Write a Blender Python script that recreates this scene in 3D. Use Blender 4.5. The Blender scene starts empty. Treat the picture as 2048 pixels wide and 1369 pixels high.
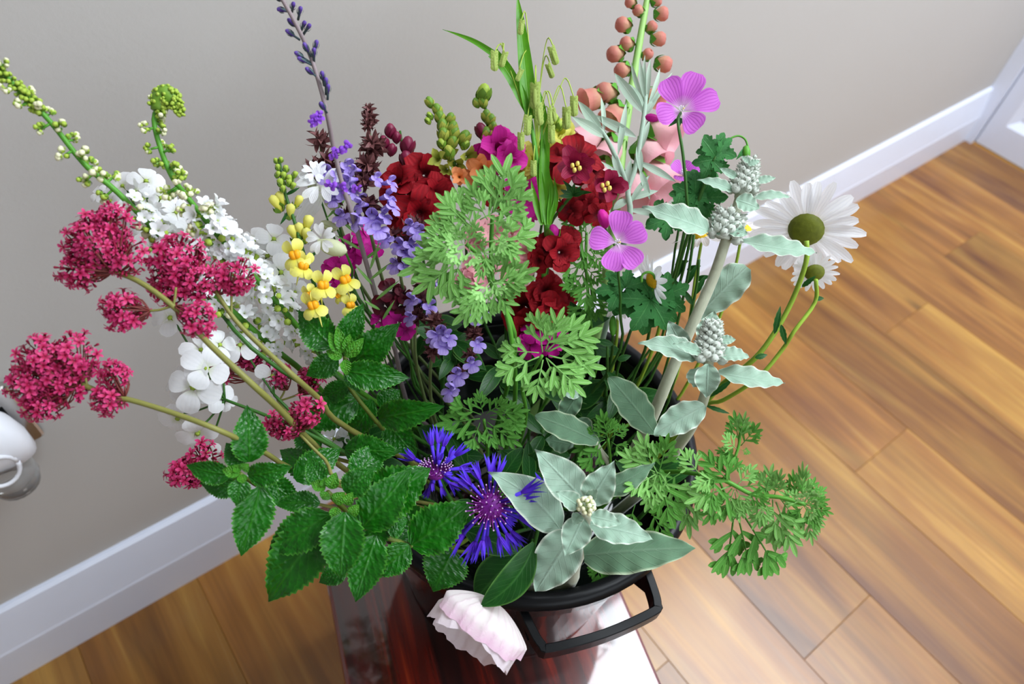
import bpy, math, random
from math import sin, cos, pi, radians
from mathutils import Vector, Matrix
random.seed(7)
rnd = random.uniform
SC = bpy.context.scene
COL = SC.collection

# ---------------------------------------------------------------- camera, light, exposure
K = 0.84                                   # metres per layout unit
FPX = 1427.5
YAW, PITCH, ROLL = radians(42.1513), radians(50.4125), radians(7.0855)
FW = Vector((sin(YAW)*cos(PITCH), cos(YAW)*cos(PITCH), -sin(PITCH)))
_r = Vector((cos(YAW), -sin(YAW), 0)); _u = _r.cross(FW)
CR = _r*cos(ROLL)+_u*sin(ROLL); CU = -_r*sin(ROLL)+_u*cos(ROLL)
EYE = Vector((0, 0, 1.25))
cam = bpy.data.cameras.new('camera'); camo = bpy.data.objects.new('camera', cam); COL.objects.link(camo)
cam.sensor_width = 36.0; cam.lens = 36.0*FPX/2048; cam.clip_start = 0.02; cam.clip_end = 50
camo.matrix_world = Matrix.Translation(EYE*K) @ Matrix((CR, CU, -FW)).transposed().to_4x4()
cam.dof.use_dof = True; cam.dof.focus_distance = 0.56*K; cam.dof.aperture_fstop = 7.0
SC.camera = camo
SC.view_settings.view_transform = 'Standard'; SC.view_settings.look = 'None'
SC.view_settings.gamma = 1.0; SC.view_settings.use_curve_mapping = False
SC.view_settings.exposure = 0.12
SC.cycles.max_bounces = 7; SC.cycles.diffuse_bounces = 4; SC.cycles.glossy_bounces = 3
SC.cycles.transmission_bounces = 5; SC.cycles.transparent_max_bounces = 6
SC.cycles.caustics_reflective = False; SC.cycles.caustics_refractive = False
SC.cycles.use_denoising = True
w = bpy.data.worlds.new('sky'); SC.world = w; w.use_nodes = True
w.node_tree.nodes['Background'].inputs[0].default_value = (0.80, 0.90, 1.0, 1)
w.node_tree.nodes['Background'].inputs[1].default_value = 1.0
def area(name, loc, rot, sx, sy, power, col):
    l = bpy.data.lights.new(name, 'AREA'); l.shape = 'RECTANGLE'; l.size = sx; l.size_y = sy
    l.energy = power; l.color = col
    o = bpy.data.objects.new(name, l); COL.objects.link(o); o.location = loc; o.rotation_euler = rot
    return o
ROOM_H = 2.4
SKY = (0.62, 2.15, -1.15, 0.47)            # skylight opening in the ceiling: x0, x1, y0, y1
area('skylight_daylight', ((SKY[0]+SKY[1])/2, (SKY[2]+SKY[3])/2, ROOM_H+0.10), (0, 0, 0), SKY[1]-SKY[0]-.02, SKY[3]-SKY[2]-.02, 90, (0.87, 0.935, 1.0))
FILL_WIN = (-0.9, 1.3, 0.75, 2.15)              # unseen window behind the camera, added for fill light: x0, x1, z0, z1
area('added_window_fill', ((FILL_WIN[0]+FILL_WIN[1])/2, -2.06, (FILL_WIN[2]+FILL_WIN[3])/2), (radians(90), 0, 0), FILL_WIN[1]-FILL_WIN[0]-.04, FILL_WIN[3]-FILL_WIN[2]-.04, 15, (0.90, 0.96, 1.0))  # added fill lamp set in the made-up window opening

# ---------------------------------------------------------------- layout helpers
def ray(u, v): return CR*((u-1024)/FPX) - CU*((v-684.5)/FPX) + FW
def P(u, v, d): return K*(EYE + d*ray(u, v))
def PZ(u, v, z):
    r = ray(u, v); return K*(EYE + r*((z-EYE.z)/r.z))
def W(px, d): return K*px*d/FPX
def tocam(p): return (EYE*K - p).normalized()
UP = Vector((0, 0, 1))
def mixn(p, a=0.6): return (tocam(p)*a + UP*(1-a)).normalized()

# ---------------------------------------------------------------- mesh building
class MB:
    def __init__(s): s.v = []; s.f = []; s.uv = []; s.mi = []
    def add(s, v, f, uv=None, mi=0):
        n = len(s.v); s.v += [tuple(x) for x in v]; s.uv += uv if uv else [(0.5, 0.5)]*len(v)
        s.f += [tuple(i+n for i in q) for q in f]; s.mi += [mi]*len(f); return s
    def grid(s, rows, uvs, mi=0, close=False):
        m = len(rows[0]); v = [p for r in rows for p in r]; uv = [q for r in uvs for q in r]; f = []
        for i in range(len(rows)-1):
            for j in range(m if close else m-1):
                a = i*m+j; b = i*m+(j+1) % m
                f.append((a, b, b+m, a+m))
        return s.add(v, f, uv, mi)
    def tube(s, pts, rad, n=7, mi=0, cap=True, sub=4):
        pts, rad = smooth(pts, rad, sub)
        rows, uvs = [], []; prev = None
        for i, p in enumerate(pts):
            t = (pts[min(i+1, len(pts)-1)]-pts[max(i-1, 0)]).normalized()
            if prev is None: prev = t.orthogonal().normalized()
            x = (prev - t*prev.dot(t)).normalized(); prev = x; y = t.cross(x)
            rows.append([p+(x*cos(2*pi*k/n)+y*sin(2*pi*k/n))*rad[i] for k in range(n)])
            uvs.append([(i/(len(pts)-1), k/n) for k in range(n)])
        b = len(s.v); s.grid(rows, uvs, mi, True)
        if cap:
            s.f += [tuple(b+k for k in range(n))[::-1], tuple(b+(len(pts)-1)*n+k for k in range(n))]; s.mi += [mi, mi]
        return s
    def lathe(s, prof, M=None, n=10, mi=0):
        M = M or Matrix(); rows = []; uvs = []
        for i, (r, z) in enumerate(prof):
            rows.append([M @ Vector((r*cos(2*pi*k/n), r*sin(2*pi*k/n), z)) for k in range(n)])
            uvs.append([(i/(len(prof)-1), k/n) for k in range(n)])
        return s.grid(rows, uvs, mi, True)
    def box(s, lo, hi, mi=0, M=None):
        v = [Vector((x, y, z)) for x in (lo[0], hi[0]) for y in (lo[1], hi[1]) for z in (lo[2], hi[2])]
        if M: v = [M @ q for q in v]
        return s.add(v, [(0, 1, 3, 2), (4, 6, 7, 5), (0, 4, 5, 1), (2, 3, 7, 6), (0, 2, 6, 4), (1, 5, 7, 3)], None, mi)
    def leaf(s, p0, p1, w, n, ab=(0.7, 1.0), fold=0.15, arch=0.08, serr=0, teeth=12, wave=0, wf=3, twist=0, nu=12, nv=6, mi=0, tip=0, phase=0, side=0):
        a = p1-p0; L = a.length; ad = a/L; n = (n-ad*n.dot(ad))
        if n.length < 1e-4: n = ad.orthogonal()
        n.normalize(); b = n.cross(ad)
        A, B = ab; tm = A/(A+B); mx = tm**A*(1-tm)**B
        rows, uvs = [], []
        for i in range(nu+1):
            t = i/nu; tt = min(max(t, 0.012), 0.985 if B < .6 else 0.995)
            hw = w/2*tt**A*(1-tt)**B/mx
            if serr: hw *= 1+serr*(((t*teeth) % 1.0)-0.5)
            c = p0+a*t+n*(arch*L*4*t*(1-t)) - n*(tip*L*t**3) + b*(side*L*4*t*(1-t))
            ang = twist*(t-.3); bb = b*cos(ang)+n*sin(ang); nn = n*cos(ang)-b*sin(ang)
            row = []; uv = []
            for j in range(nv+1):
                q = 2*j/nv-1
                row.append(c+bb*(q*hw)+nn*(fold*abs(q)**1.4*hw + wave*w*abs(q)**2*sin(2*pi*wf*t+phase+(2 if q > 0 else 0))))
                uv.append((t, j/nv))
            rows.append(row); uvs.append(uv)
        return s.grid(rows, uvs, mi)
    def ball(s, c, r, ax=None, L=1.0, n=8, m=5, mi=0):
        ax = (ax or UP).normalized(); q = UP.rotation_difference(ax).to_matrix().to_4x4()
        M = Matrix.Translation(c) @ q
        return s.lathe([(max(1e-4, r*sin(pi*i/m)), -r*L*cos(pi*i/m)) for i in range(m+1)], M, n, mi)
    def mesh(s, name, mats, smooth_=True):
        me = bpy.data.meshes.new(name); me.from_pydata(s.v, [], s.f)
        ul = me.uv_layers.new(name='UVMap')
        buf = [0.0]*(2*len(me.loops)); vi = [0]*len(me.loops); me.loops.foreach_get('vertex_index', vi)
        for k, i in enumerate(vi): buf[2*k], buf[2*k+1] = s.uv[i]
        ul.data.foreach_set('uv', buf)
        for m in (mats if isinstance(mats, (list, tuple)) else [mats]): me.materials.append(m)
        me.polygons.foreach_set('material_index', s.mi)
        if smooth_: me.polygons.foreach_set('use_smooth', [True]*len(s.f))
        me.update(); return me
def smooth(pts, rad, sub):
    pts = [Vector(p) for p in pts]
    if not isinstance(rad, (list, tuple)): rad = [rad]*len(pts)
    if len(rad) == 2 and len(pts) > 2: rad = [rad[0]+(rad[1]-rad[0])*i/(len(pts)-1) for i in range(len(pts))]
    if len(pts) < 3 or sub <= 1: return pts, list(rad)
    o, ro = [], []; q = [2*pts[0]-pts[1]]+pts+[2*pts[-1]-pts[-2]]
    for i in range(len(pts)-1):
        a, b, c, d = q[i:i+4]
        for k in range(sub):
            t = k/sub
            o.append(0.5*((2*b)+(c-a)*t+(2*a-5*b+4*c-d)*t*t+(3*b-a-3*c+d)*t**3)); ro.append(rad[i]+(rad[i+1]-rad[i])*t)
    return o+[pts[-1]], ro+[rad[-1]]
WM = {}
def link(o, M, parent):
    COL.objects.link(o); WM[o.name] = M
    if parent:
        o.parent = parent; o.matrix_basis = WM[parent.name].inverted() @ M
    else: o.matrix_basis = M
    return o
def thing(name, label, cat, base, group=None):
    o = bpy.data.objects.new(name, None); o.empty_display_size = 0.01
    o['label'] = label; o['category'] = cat; o['kind'] = 'thing'
    if group: o['group'] = group
    return link(o, Matrix.Translation(base), None)
def part(name, mb, mats, parent, label=None, sm=True, kind=None):
    """one mesh, built in world coordinates, stored relative to its parent"""
    M = WM[parent.name] if parent else Matrix()
    inv = M.inverted(); mb.v = [tuple(inv @ Vector(v)) for v in mb.v]
    o = bpy.data.objects.new(name, mb.mesh(name, mats, sm))
    if label: o['label'] = label
    if kind: o['kind'] = kind
    return link(o, M.copy(), parent)
def inst(name, me, M, parent): return link(bpy.data.objects.new(name, me), M, parent)
def frame(p, y, z, sy=1.0, sx=None, sz=None):
    """matrix: local Y along y, local Z near z"""
    y = y.normalized(); z = z - y*z.dot(y)
    if z.length < 1e-5: z = y.orthogonal()
    z.normalize(); x = y.cross(z); sx = sx or sy; sz = sz or sy
    M = Matrix((x*sx, y*sy, z*sz)).transposed().to_4x4(); M.translation = p; return M
def frameZ(p, z, s=1.0, spin=0.0):
    z = z.normalized(); x = z.orthogonal().normalized(); y = z.cross(x)
    x2 = x*cos(spin)+y*sin(spin); y2 = z.cross(x2)
    M = Matrix((x2*s, y2*s, z*s)).transposed().to_4x4(); M.translation = p; return M
def struct(name, mb, mats, parent=None, label=None):
    o = part(name, mb, mats, parent, label, sm=False)
    if not parent: o['kind'] = 'structure'
    return o

# ---------------------------------------------------------------- materials
class NT:
    def __init__(s, name):
        s.m = bpy.data.materials.new(name); s.m.use_nodes = True; s.t = s.m.node_tree; s.t.nodes.clear()
    def n(s, typ, **kw):
        o = s.t.nodes.new('ShaderNode'+typ)
        for k, v in kw.items():
            if k.startswith('i_'):
                key = k[2:]; key = int(key) if key.isdigit() else key.replace('_', ' ')
                s.set(o.inputs[key], v)
            else: setattr(o, k, v)
        return o
    def set(s, inp, v):
        if isinstance(v, bpy.types.Node): v = v.outputs[0]
        if isinstance(v, bpy.types.NodeSocket): s.t.links.new(v, inp)
        else:
            if isinstance(v, tuple) and len(v) == 3 and inp.type == 'RGBA': v = v+(1,)
            inp.default_value = v
    def math(s, op, a, b=None, c=None):
        o = s.t.nodes.new('ShaderNodeMath'); o.operation = op; s.set(o.inputs[0], a)
        if b is not None: s.set(o.inputs[1], b)
        if c is not None: s.set(o.inputs[2], c)
        return o.outputs[0]
    def mix(s, f, a, b, mode='MIX'):
        o = s.t.nodes.new('ShaderNodeMix'); o.data_type = 'RGBA'; o.blend_type = mode
        s.set(o.inputs[0], f); s.set(o.inputs[6], a); s.set(o.inputs[7], b); return o.outputs[2]
    def ramp(s, f, stops):
        o = s.t.nodes.new('ShaderNodeValToRGB'); s.set(o.inputs[0], f); e = o.color_ramp.elements
        while len(e) < len(stops): e.new(0.5)
        for q, (p, c) in zip(e, stops): q.position = p; q.color = c if len(c) == 4 else tuple(c)+(1,)
        return o.outputs[0]
    def noise(s, vec, scale, detail=3, rough=.55, dist=0):
        o = s.n('TexNoise', i_Scale=scale, i_Detail=detail, i_Roughness=rough, i_Distortion=dist)
        if vec is not None: s.set(o.inputs['Vector'], vec)
        return o.outputs['Fac'] if 'Fac' in o.outputs else o.outputs[0]
    def mapping(s, vec, scale=(1, 1, 1), loc=(0, 0, 0)):
        o = s.n('Mapping', i_Vector=vec, i_Scale=scale, i_Location=loc); return o.outputs[0]
    def bump(s, h, strength=.5, dist=.001):
        return s.n('Bump', i_Height=h, i_Strength=strength, i_Distance=dist).outputs[0]
    def out(s, col, rough=.5, nrm=None, trans=0, tcol=None, spec=.5, sheen=0, metal=0, coat=0, coat_ior=1.5, alpha=None, transmission=0, ior=1.45, emit=None):
        p = s.n('BsdfPrincipled'); s.set(p.inputs['Base Color'], col); s.set(p.inputs['Roughness'], rough)
        p.inputs['Specular IOR Level'].default_value = spec; p.inputs['Metallic'].default_value = metal
        p.inputs['Coat Weight'].default_value = coat; p.inputs['Coat Roughness'].default_value = .05; p.inputs['Coat IOR'].default_value = coat_ior
        p.inputs['Transmission Weight'].default_value = transmission; p.inputs['IOR'].default_value = ior
        if sheen:
            p.inputs['Sheen Weight'].default_value = sheen; p.inputs['Sheen Roughness'].default_value = .4
        if nrm is not None: s.set(p.inputs['Normal'], nrm)
        last = p.outputs[0]
        if trans:
            tr = s.n('BsdfTranslucent'); s.set(tr.inputs[0], tcol if tcol is not None else col)
            if nrm is not None: s.set(tr.inputs['Normal'], nrm)
            mx = s.n('MixShader', i_0=trans); s.t.links.new(last, mx.inputs[1]); s.t.links.new(tr.outputs[0], mx.inputs[2]); last = mx.outputs[0]
        o = s.n('OutputMaterial'); s.t.links.new(last, o.inputs[0]); return s.m
def srgb(r, g, b):
    f = lambda c: ((c/255+.055)/1.055)**2.4 if c > 10 else c/255/12.92
    return (f(r), f(g), f(b))
def plain(name, rgb, rough=.5, var=.12, scale=120, trans=0, spec=.4, bump=0, **kw):
    t = NT(name); c = t.n('TexCoord').outputs['Object']; nz = t.noise(c, scale, 3)
    col = t.mix(nz, tuple(x*(1-var) for x in rgb), tuple(min(1, x*(1+var)) for x in rgb))
    nr = t.bump(nz, bump, .0006) if bump else None
    return t.out(col, rough, nr, trans=trans, spec=spec, **kw)
def leafmat(name, dark, light, vein, nveins=8, slant=.45, veinw=.18, rough=.45, bump=.6, trans=.2, quilt=0, edge=None, spec=.4, sheen=0, midw=.05, veinamt=.6):
    """leaf blade: u along the midrib, v across"""
    t = NT(name); uv = t.n('SeparateXYZ', i_0=t.n('TexCoord').outputs['UV']); u = uv.outputs[0]; v = uv.outputs[1]
    s = t.math('ABSOLUTE', t.math('MULTIPLY_ADD', v, 2.0, -1.0))
    oc = t.n('TexCoord').outputs['Object']
    nz = t.noise(oc, 90, 3); fine = t.noise(oc, 420, 2)
    x = t.math('MULTIPLY_ADD', s, -slant*nveins*.5, t.math('MULTIPLY', u, float(nveins)))
    x = t.math('MULTIPLY_ADD', nz, .35, x)
    wv = t.math('ABSOLUTE', t.math('SINE', t.math('MULTIPLY', x, pi)))          # 0 on a side vein
    sv = t.math('SUBTRACT', 1.0, t.math('SMOOTH_MIN', 1.0, t.math('DIVIDE', wv, veinw*2), .2)); sv = t.math('MAXIMUM', sv, 0.0)
    mid = t.math('MAXIMUM', t.math('SUBTRACT', 1.0, t.math('DIVIDE', s, midw*2)), 0.0)
    vm = t.math('MINIMUM', t.math('ADD', sv, t.math('MULTIPLY', mid, 1.0)), 1.0)
    base = t.mix(nz, dark, light)
    if edge is not None:
        em = t.math('SMOOTH_MAX', t.math('MULTIPLY', t.math('SUBTRACT', s, .86), 7.0), 0.0, .1); base = t.mix(em, base, edge)
    col = t.mix(t.math('MULTIPLY', vm, veinamt), base, vein)
    if quilt:
        vo = t.n('TexVoronoi', i_Scale=quilt, feature='SMOOTH_F1'); t.set(vo.inputs['Vector'], t.mapping(t.n('TexCoord').outputs['UV'], (1, .55, 1)))
        h = t.math('SUBTRACT', t.math('MULTIPLY', wv, .42), t.math('MULTIPLY', vo.outputs['Distance'], 1.5))
        h = t.math('SUBTRACT', h, t.math('MULTIPLY', mid, .8)); col = t.mix(t.math('MULTIPLY', vo.outputs['Distance'], .55), col, dark)
    else: h = t.math('SUBTRACT', t.math('MULTIPLY', fine, .3), vm)
    return t.out(col, rough, t.bump(h, bump, .0012), trans=trans, tcol=t.mix(.5, col, light), spec=spec, sheen=sheen)
def petalmat(name, base, tip, pos=(.1, .7), vein=None, nv=14, veinamt=.5, rough=.55, trans=.3, bump=.25, mottle=.15, sheen=.1):
    t = NT(name); uv = t.n('SeparateXYZ', i_0=t.n('TexCoord').outputs['UV']); u = uv.outputs[0]; v = uv.outputs[1]
    nz = t.noise(t.n('TexCoord').outputs['Object'], 160, 3)
    f = t.math('MULTIPLY_ADD', t.math('SUBTRACT', nz, .5), mottle*2, u)
    col = t.ramp(f, [(pos[0], base), (pos[1], tip)])
    ln = t.math('SINE', t.math('MULTIPLY_ADD', nz, 5.0, t.math('MULTIPLY', v, nv*pi)))
    lm = t.math('POWER', t.math('MULTIPLY_ADD', ln, .5, .5), 3.0)
    if vein is not None: col = t.mix(t.math('MULTIPLY', lm, veinamt), col, vein)
    return t.out(col, rough, t.bump(t.math('MULTIPLY_ADD', nz, .5, lm), bump, .0006), trans=trans, spec=.3, sheen=sheen)

# ================================================================ SETTING
H = 1.25*K                                   # camera height; room sizes below are multiples of it
WALLY = .5334*H; RX = 1.957*H; LX = -1.9; FY = -2.0
def woodfloor():
    t = NT('oak_plank'); tc = t.n('TexCoord').outputs['Object']; oi = t.n('ObjectInfo').outputs['Random']
    off = t.n('CombineXYZ', i_0=t.math('MULTIPLY', oi, 9.0), i_1=t.math('MULTIPLY', oi, 31.0), i_2=oi)
    vec = t.n('VectorMath', operation='ADD', i_0=tc, i_1=off).outputs[0]
    big = t.noise(t.mapping(vec, (16, 1.3, 1)), 1.0, 4, .55, 1.2)
    grain = t.noise(t.mapping(vec, (120, 4, 1)), 1.0, 4, .6, .6)
    patch = t.noise(t.mapping(vec, (7, 2.2, 1)), 1.0, 3, .5, .8)
    c = t.ramp(big, [(.30, srgb(66, 38, 18)), (.42, srgb(122, 78, 34)), (.55, srgb(148, 100, 44)), (.70, srgb(184, 140, 66))])
    c2 = t.ramp(patch, [(.3, srgb(106, 62, 34)), (.5, srgb(148, 98, 44)), (.7, srgb(182, 138, 64))])
    c = t.mix(.45, c, c2)
    c = t.mix(t.math('MULTIPLY', t.math('SUBTRACT', .62, grain), .9), c, srgb(70, 42, 22))
    br = t.math('MULTIPLY_ADD', oi, .40, .78)
    c = t.mix(1.0, c, t.n('CombineXYZ', i_0=br, i_1=br, i_2=br).outputs[0], 'MULTIPLY')
    k = t.n('TexVoronoi', i_Scale=1.0); t.set(k.inputs['Vector'], t.mapping(vec, (7.5, 2.2, 1)))
    km = t.math('MULTIPLY', t.math('MAXIMUM', t.math('SUBTRACT', .10, k.outputs['Distance']), 0.0), 8.0)
    c = t.mix(km, c, srgb(60, 34, 18))
    return t.out(c, t.math('MULTIPLY_ADD', grain, .14, .18), t.bump(grain, .08, .0006), spec=.6)
M_FLOOR = woodfloor()
M_GAP = plain('plank_gap', srgb(112, 72, 40), .8)
wt = NT('wall_paint'); wc = wt.n('TexCoord').outputs['Object']
wn = wt.noise(wc, 220, 3); wl = wt.noise(wc, 2.0, 2)
M_WALL = wt.out(wt.mix(wl, srgb(183, 180, 176), srgb(188, 185, 181)), .75, wt.bump(wn, .15, .0008), spec=.25)
M_WHITE = plain('white_gloss_paint', srgb(219, 225, 240), .3, .02, 30, spec=.5)
M_CEIL = plain('ceiling_paint', srgb(200, 198, 194), .9, .02, 20)

fl = struct('floor', MB().box((LX, FY, -.05), (RX+.3, WALLY+.12, -.004)), M_GAP)
px0, pw = .5558*H, .155*H
yends = {0: [-.0594], 2: [.0795], 4: [.2335], 5: [-.35], 6: [.2935], 7: [-.05], 3: [-.5], 1: [-.45], -1: [-.15], -2: [.05], -3: [-.6], -4: [-.2], -5: [-.35], 8: [.1]}
for k in range(-13, 10):
    x0 = px0+k*pw; x1 = x0+pw
    if x0 > RX: break
    cuts = sorted([FY/H]+yends.get(k, [rnd(-1.0, .3)])+[-1.3+.2*(k % 3)]+[.5334])
    for a, b in zip(cuts[:-1], cuts[1:]):
        g = .0002; lo = (x0+g, a*H+g, -.012); hi = (x1-g, b*H-g*.3, 0)
        mb = MB(); e = .0006
        v = [(lo[0], lo[1], lo[2]), (hi[0], lo[1], lo[2]), (hi[0], hi[1], lo[2]), (lo[0], hi[1], lo[2]),
             (lo[0], lo[1], -e), (hi[0], lo[1], -e), (hi[0], hi[1], -e), (lo[0], hi[1], -e),
             (lo[0]+e, lo[1]+e, 0), (hi[0]-e, lo[1]+e, 0), (hi[0]-e, hi[1]-e, 0), (lo[0]+e, hi[1]-e, 0)]
        f = [(8, 9, 10, 11)]
        for i in range(4):
            j = (i+1) % 4; f += [(i, j, j+4, i+4), (i+4, j+4, j+8, i+8)]
        struct('plank', mb.add(v, f), M_FLOOR, fl)
struct('wall_back', MB().box((LX, WALLY, 0), (RX+.12, WALLY+.12, ROOM_H)), M_WALL)
struct('wall_left', MB().box((LX-.12, FY, 0), (LX, WALLY+.12, ROOM_H)), M_WALL)
wr = MB().box((RX, FY, 0), (RX+.12, -.62, ROOM_H)).box((RX, -.62, 2.02), (RX+.12, WALLY, ROOM_H))
wr.box((RX, WALLY-.012, 0), (RX+.12, WALLY, 2.02))
struct('wall_right', wr, M_WALL)
fy = FY-.12
struct('wall_front', MB().box((LX, fy, 0), (RX, FY, FILL_WIN[2])).box((LX, fy, FILL_WIN[3]), (RX, FY, ROOM_H)).box((LX, fy, FILL_WIN[2]), (FILL_WIN[0], FY, FILL_WIN[3])).box((FILL_WIN[1], fy, FILL_WIN[2]), (RX, FY, FILL_WIN[3])), M_WALL)
c0, c1 = ROOM_H, ROOM_H+.2
struct('ceiling', MB().box((LX-.1, FY-.1, c0), (SKY[0], WALLY+.1, c1)).box((SKY[1], FY-.1, c0), (RX+.1, WALLY+.1, c1)).box((SKY[0], FY-.1, c0), (SKY[1], SKY[2], c1)).box((SKY[0], SKY[3], c0), (SKY[1], WALLY+.1, c1)), M_CEIL)
# frames of the skylight and of the added fill window
def openframe(name, pts, w, d, nrm):
    mb = MB(); c = sum(pts, Vector())/4
    for i in range(4):
        a, b = pts[i], pts[(i+1) % 4]; ia = a+(c-a)*w; ib = b+(c-b)*w
        mb.add([a, b, ib, ia, a+nrm*d, b+nrm*d, ib+nrm*d, ia+nrm*d], [(0, 1, 2, 3), (7, 6, 5, 4), (0, 4, 5, 1), (2, 6, 7, 3)])
    struct(name, mb, M_WHITE)
openframe('window_1', [Vector((x, y, c0+.02)) for x, y in ((SKY[0], SKY[2]), (SKY[1], SKY[2]), (SKY[1], SKY[3]), (SKY[0], SKY[3]))], .05, .04, UP)
openframe('added_fill_window', [Vector((x, FY-.01, z)) for x, z in ((FILL_WIN[0], FILL_WIN[2]), (FILL_WIN[1], FILL_WIN[2]), (FILL_WIN[1], FILL_WIN[3]), (FILL_WIN[0], FILL_WIN[3]))], .05, .03, Vector((0, -1, 0)))
# skirting board: vertical lower half, chamfered upper half
def skirting(name, a, b, nrm):
    hgt = .1425*H; prof = [(0, hgt), (.0045, hgt), (.0085, hgt-.004), (.0195, hgt*.52), (.021, hgt*.49), (.021, 0), (0, 0)]
    mb = MB(); rows = [[p+nrm*x+UP*z for x, z in prof] for p in (a, b)]
    mb.grid(rows, [[(0, 0)]*7]*2); n = len(prof)
    mb.f += [tuple(range(n)), tuple(range(n, 2*n))[::-1]]; mb.mi += [0, 0]
    struct(name, mb, M_WHITE)
skirting('baseboard_back', Vector((LX, WALLY, 0)), Vector((RX-.013, WALLY, 0)), Vector((0, -1, 0)))
skirting('baseboard_left', Vector((LX, FY, 0)), Vector((LX, WALLY-.022, 0)), Vector((1, 0, 0)))
skirting('baseboard_right', Vector((RX, FY, 0)), Vector((RX, -.70, 0)), Vector((-1, 0, 0)))
# door in the right wall: architrave, leaf with a recessed panel
ya = WALLY-.012; yb = .497*H; 
tr = MB().box((RX-.013, yb, 0), (RX+.02, WALLY-.0005, 2.06)).box((RX-.013, -.68, 0), (RX+.02, -.62, 2.06)).box((RX-.013, -.62, 2.0), (RX+.02, yb, 2.06))
struct('trim_1', tr, M_WHITE)
dx = RX+.004; zb = .003; y0, y1 = -.615, yb-.003
dp = MB()
st, br = .075, .075
dp.box((dx, y0, zb), (dx+.035, y1, br)).box((dx, y1-st*.55, br), (dx+.035, y1, 1.99)).box((dx, y0, br), (dx+.035, y0+st, 1.99)).box((dx, y0+st, 1.9), (dx+.035, y1-st*.55, 1.99)).box((dx, y0+st, .9), (dx+.035, y1-st*.55, 1.05))
dr = struct('door_1', dp, M_WHITE)
for z0, z1 in ((br, .9), (1.05, 1.9)):
    mb = MB(); a = (y0+st, y1-st*.55); m = .02
    o = [Vector((dx, y, z)) for y, z in ((a[0], z0), (a[1], z0), (a[1], z1), (a[0], z1))]
    i = [Vector((dx+.014, y, z)) for y, z in ((a[0]+m, z0+m), (a[1]-m, z0+m), (a[1]-m, z1-m), (a[0]+m, z1-m))]
    mb.add(o+i, [(k, (k+1) % 4, (k+1) % 4+4, k+4) for k in range(4)]+[(4, 5, 6, 7)])
    struct('door_panel', mb, M_WHITE, dr)
M_STEEL = plain('brushed_steel', (.62, .60, .57), .25, .1, 60, metal=1)
struct('door_handle', MB().tube([Vector((dx, -.55, 1.0)), Vector((dx-.05, -.55, 1.0)), Vector((dx-.055, -.52, 1.0)), Vector((dx-.055, -.43, 1.0))], .009), M_STEEL, dr)

# ================================================================ TABLE AND BUCKET
TZ = .38*K
def rosewood():
    t = NT('polished_rosewood'); tc = t.n('TexCoord').outputs['Object']
    g = t.noise(t.mapping(tc, (46, 2.6, 8)), 1.0, 5, .6, 1.0); f = t.noise(t.mapping(tc, (300, 6, 20)), 1.0, 3, .6)
    p = t.noise(t.mapping(tc, (11, 2.0, 4), (3.1, .4, 0)), 1.0, 3, .5, 1.6)
    c = t.ramp(g, [(.34, srgb(24, 6, 6)), (.47, srgb(78, 16, 10)), (.60, srgb(140, 34, 14)), (.75, srgb(190, 66, 24))])
    c = t.mix(t.ramp(p, [(.42, (0, 0, 0)), (.62, (1, 1, 1))]), t.mix(.7, c, srgb(26, 8, 8)), c)
    c = t.mix(t.math('MULTIPLY', f, .35), c, srgb(30, 8, 6))
    return t.out(c, .25, None, spec=.5, coat=1.0, coat_ior=1.66)
M_ROSE = rosewood()
tdir = Vector((.0395, .1225, 0)).normalized(); tnx = Vector((tdir.y, -tdir.x, 0))
tl, tr_ = -.0515*.87*K, .3447*.87*K
tb, tf = .46*K, -.36*K                       # far end, near end along the table
Mt = Matrix((tnx, tdir, UP)).transposed().to_4x4(); Mt.translation = tnx*((tl+tr_)/2)+tdir*((tb+tf)/2)
tab = thing('side_table', 'low side table with polished dark red-brown wooden top, standing under the bucket', 'table', Mt.translation)
WM[tab.name] = Mt.copy(); tab.matrix_basis = Mt
hw, hl = (tr_-tl)/2, (tb-tf)/2
def rbox(hx, hy, z0, z1, r):
    prof = [(-r, z0), (0, z0+r*.6), (0, z1-r), (-r*.3, z1-r*.3), (-r, z1)]
    rows = []
    for o, z in prof:
        row = []
        for sx, sy, a0 in ((1, 1, 0), (-1, 1, 90), (-1, -1, 180), (1, -1, 270)):
            for k in range(5):
                a = radians(a0+22.5*k); row.append(Vector((sx*(hx-r*2)+(2*r+o)*cos(a), sy*(hy-r*2)+(2*r+o)*sin(a), z)))
        rows.append(row)
    mb = MB(); mb.grid(rows, [[(0, 0)]*20]*5, 0, True); mb.f += [tuple(range(20))[::-1], tuple(range(80, 100))]; mb.mi += [0, 0]
    return mb
def loc(mb, M): mb.v = [tuple(M @ Vector(v)) for v in mb.v]; return mb
part('tabletop', loc(rbox(hw, hl, TZ-.026, TZ, .004), Mt), M_ROSE, tab, sm=False)
ap = MB()
for s in (-1, 1):
    ap.box((s*(hw-.03)-.009, -hl+.04, TZ-.09), (s*(hw-.03)+.009, hl-.04, TZ-.026)).box((-hw+.039, s*(hl-.03)-.009, TZ-.09), (hw-.039, s*(hl-.03)+.009, TZ-.026))
part('apron', loc(ap, Mt), M_ROSE, tab, sm=False)
for sx in (-1, 1):
    for sy in (-1, 1):
        x, y = sx*(hw-.03), sy*(hl-.03)
        mb = MB(); v = [Vector((x+a*q, y+b*q, z)) for z, q in ((TZ-.026, .017), (0, .012)) for a, b in ((-1, -1), (1, -1), (1, 1), (-1, 1))]
        mb.add(v, [(0, 1, 2, 3), (7, 6, 5, 4)]+[(i, i+4, (i+1) % 4+4, (i+1) % 4) for i in range(4)])
        part('leg', loc(mb, Mt), M_ROSE, tab, sm=False)
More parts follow.
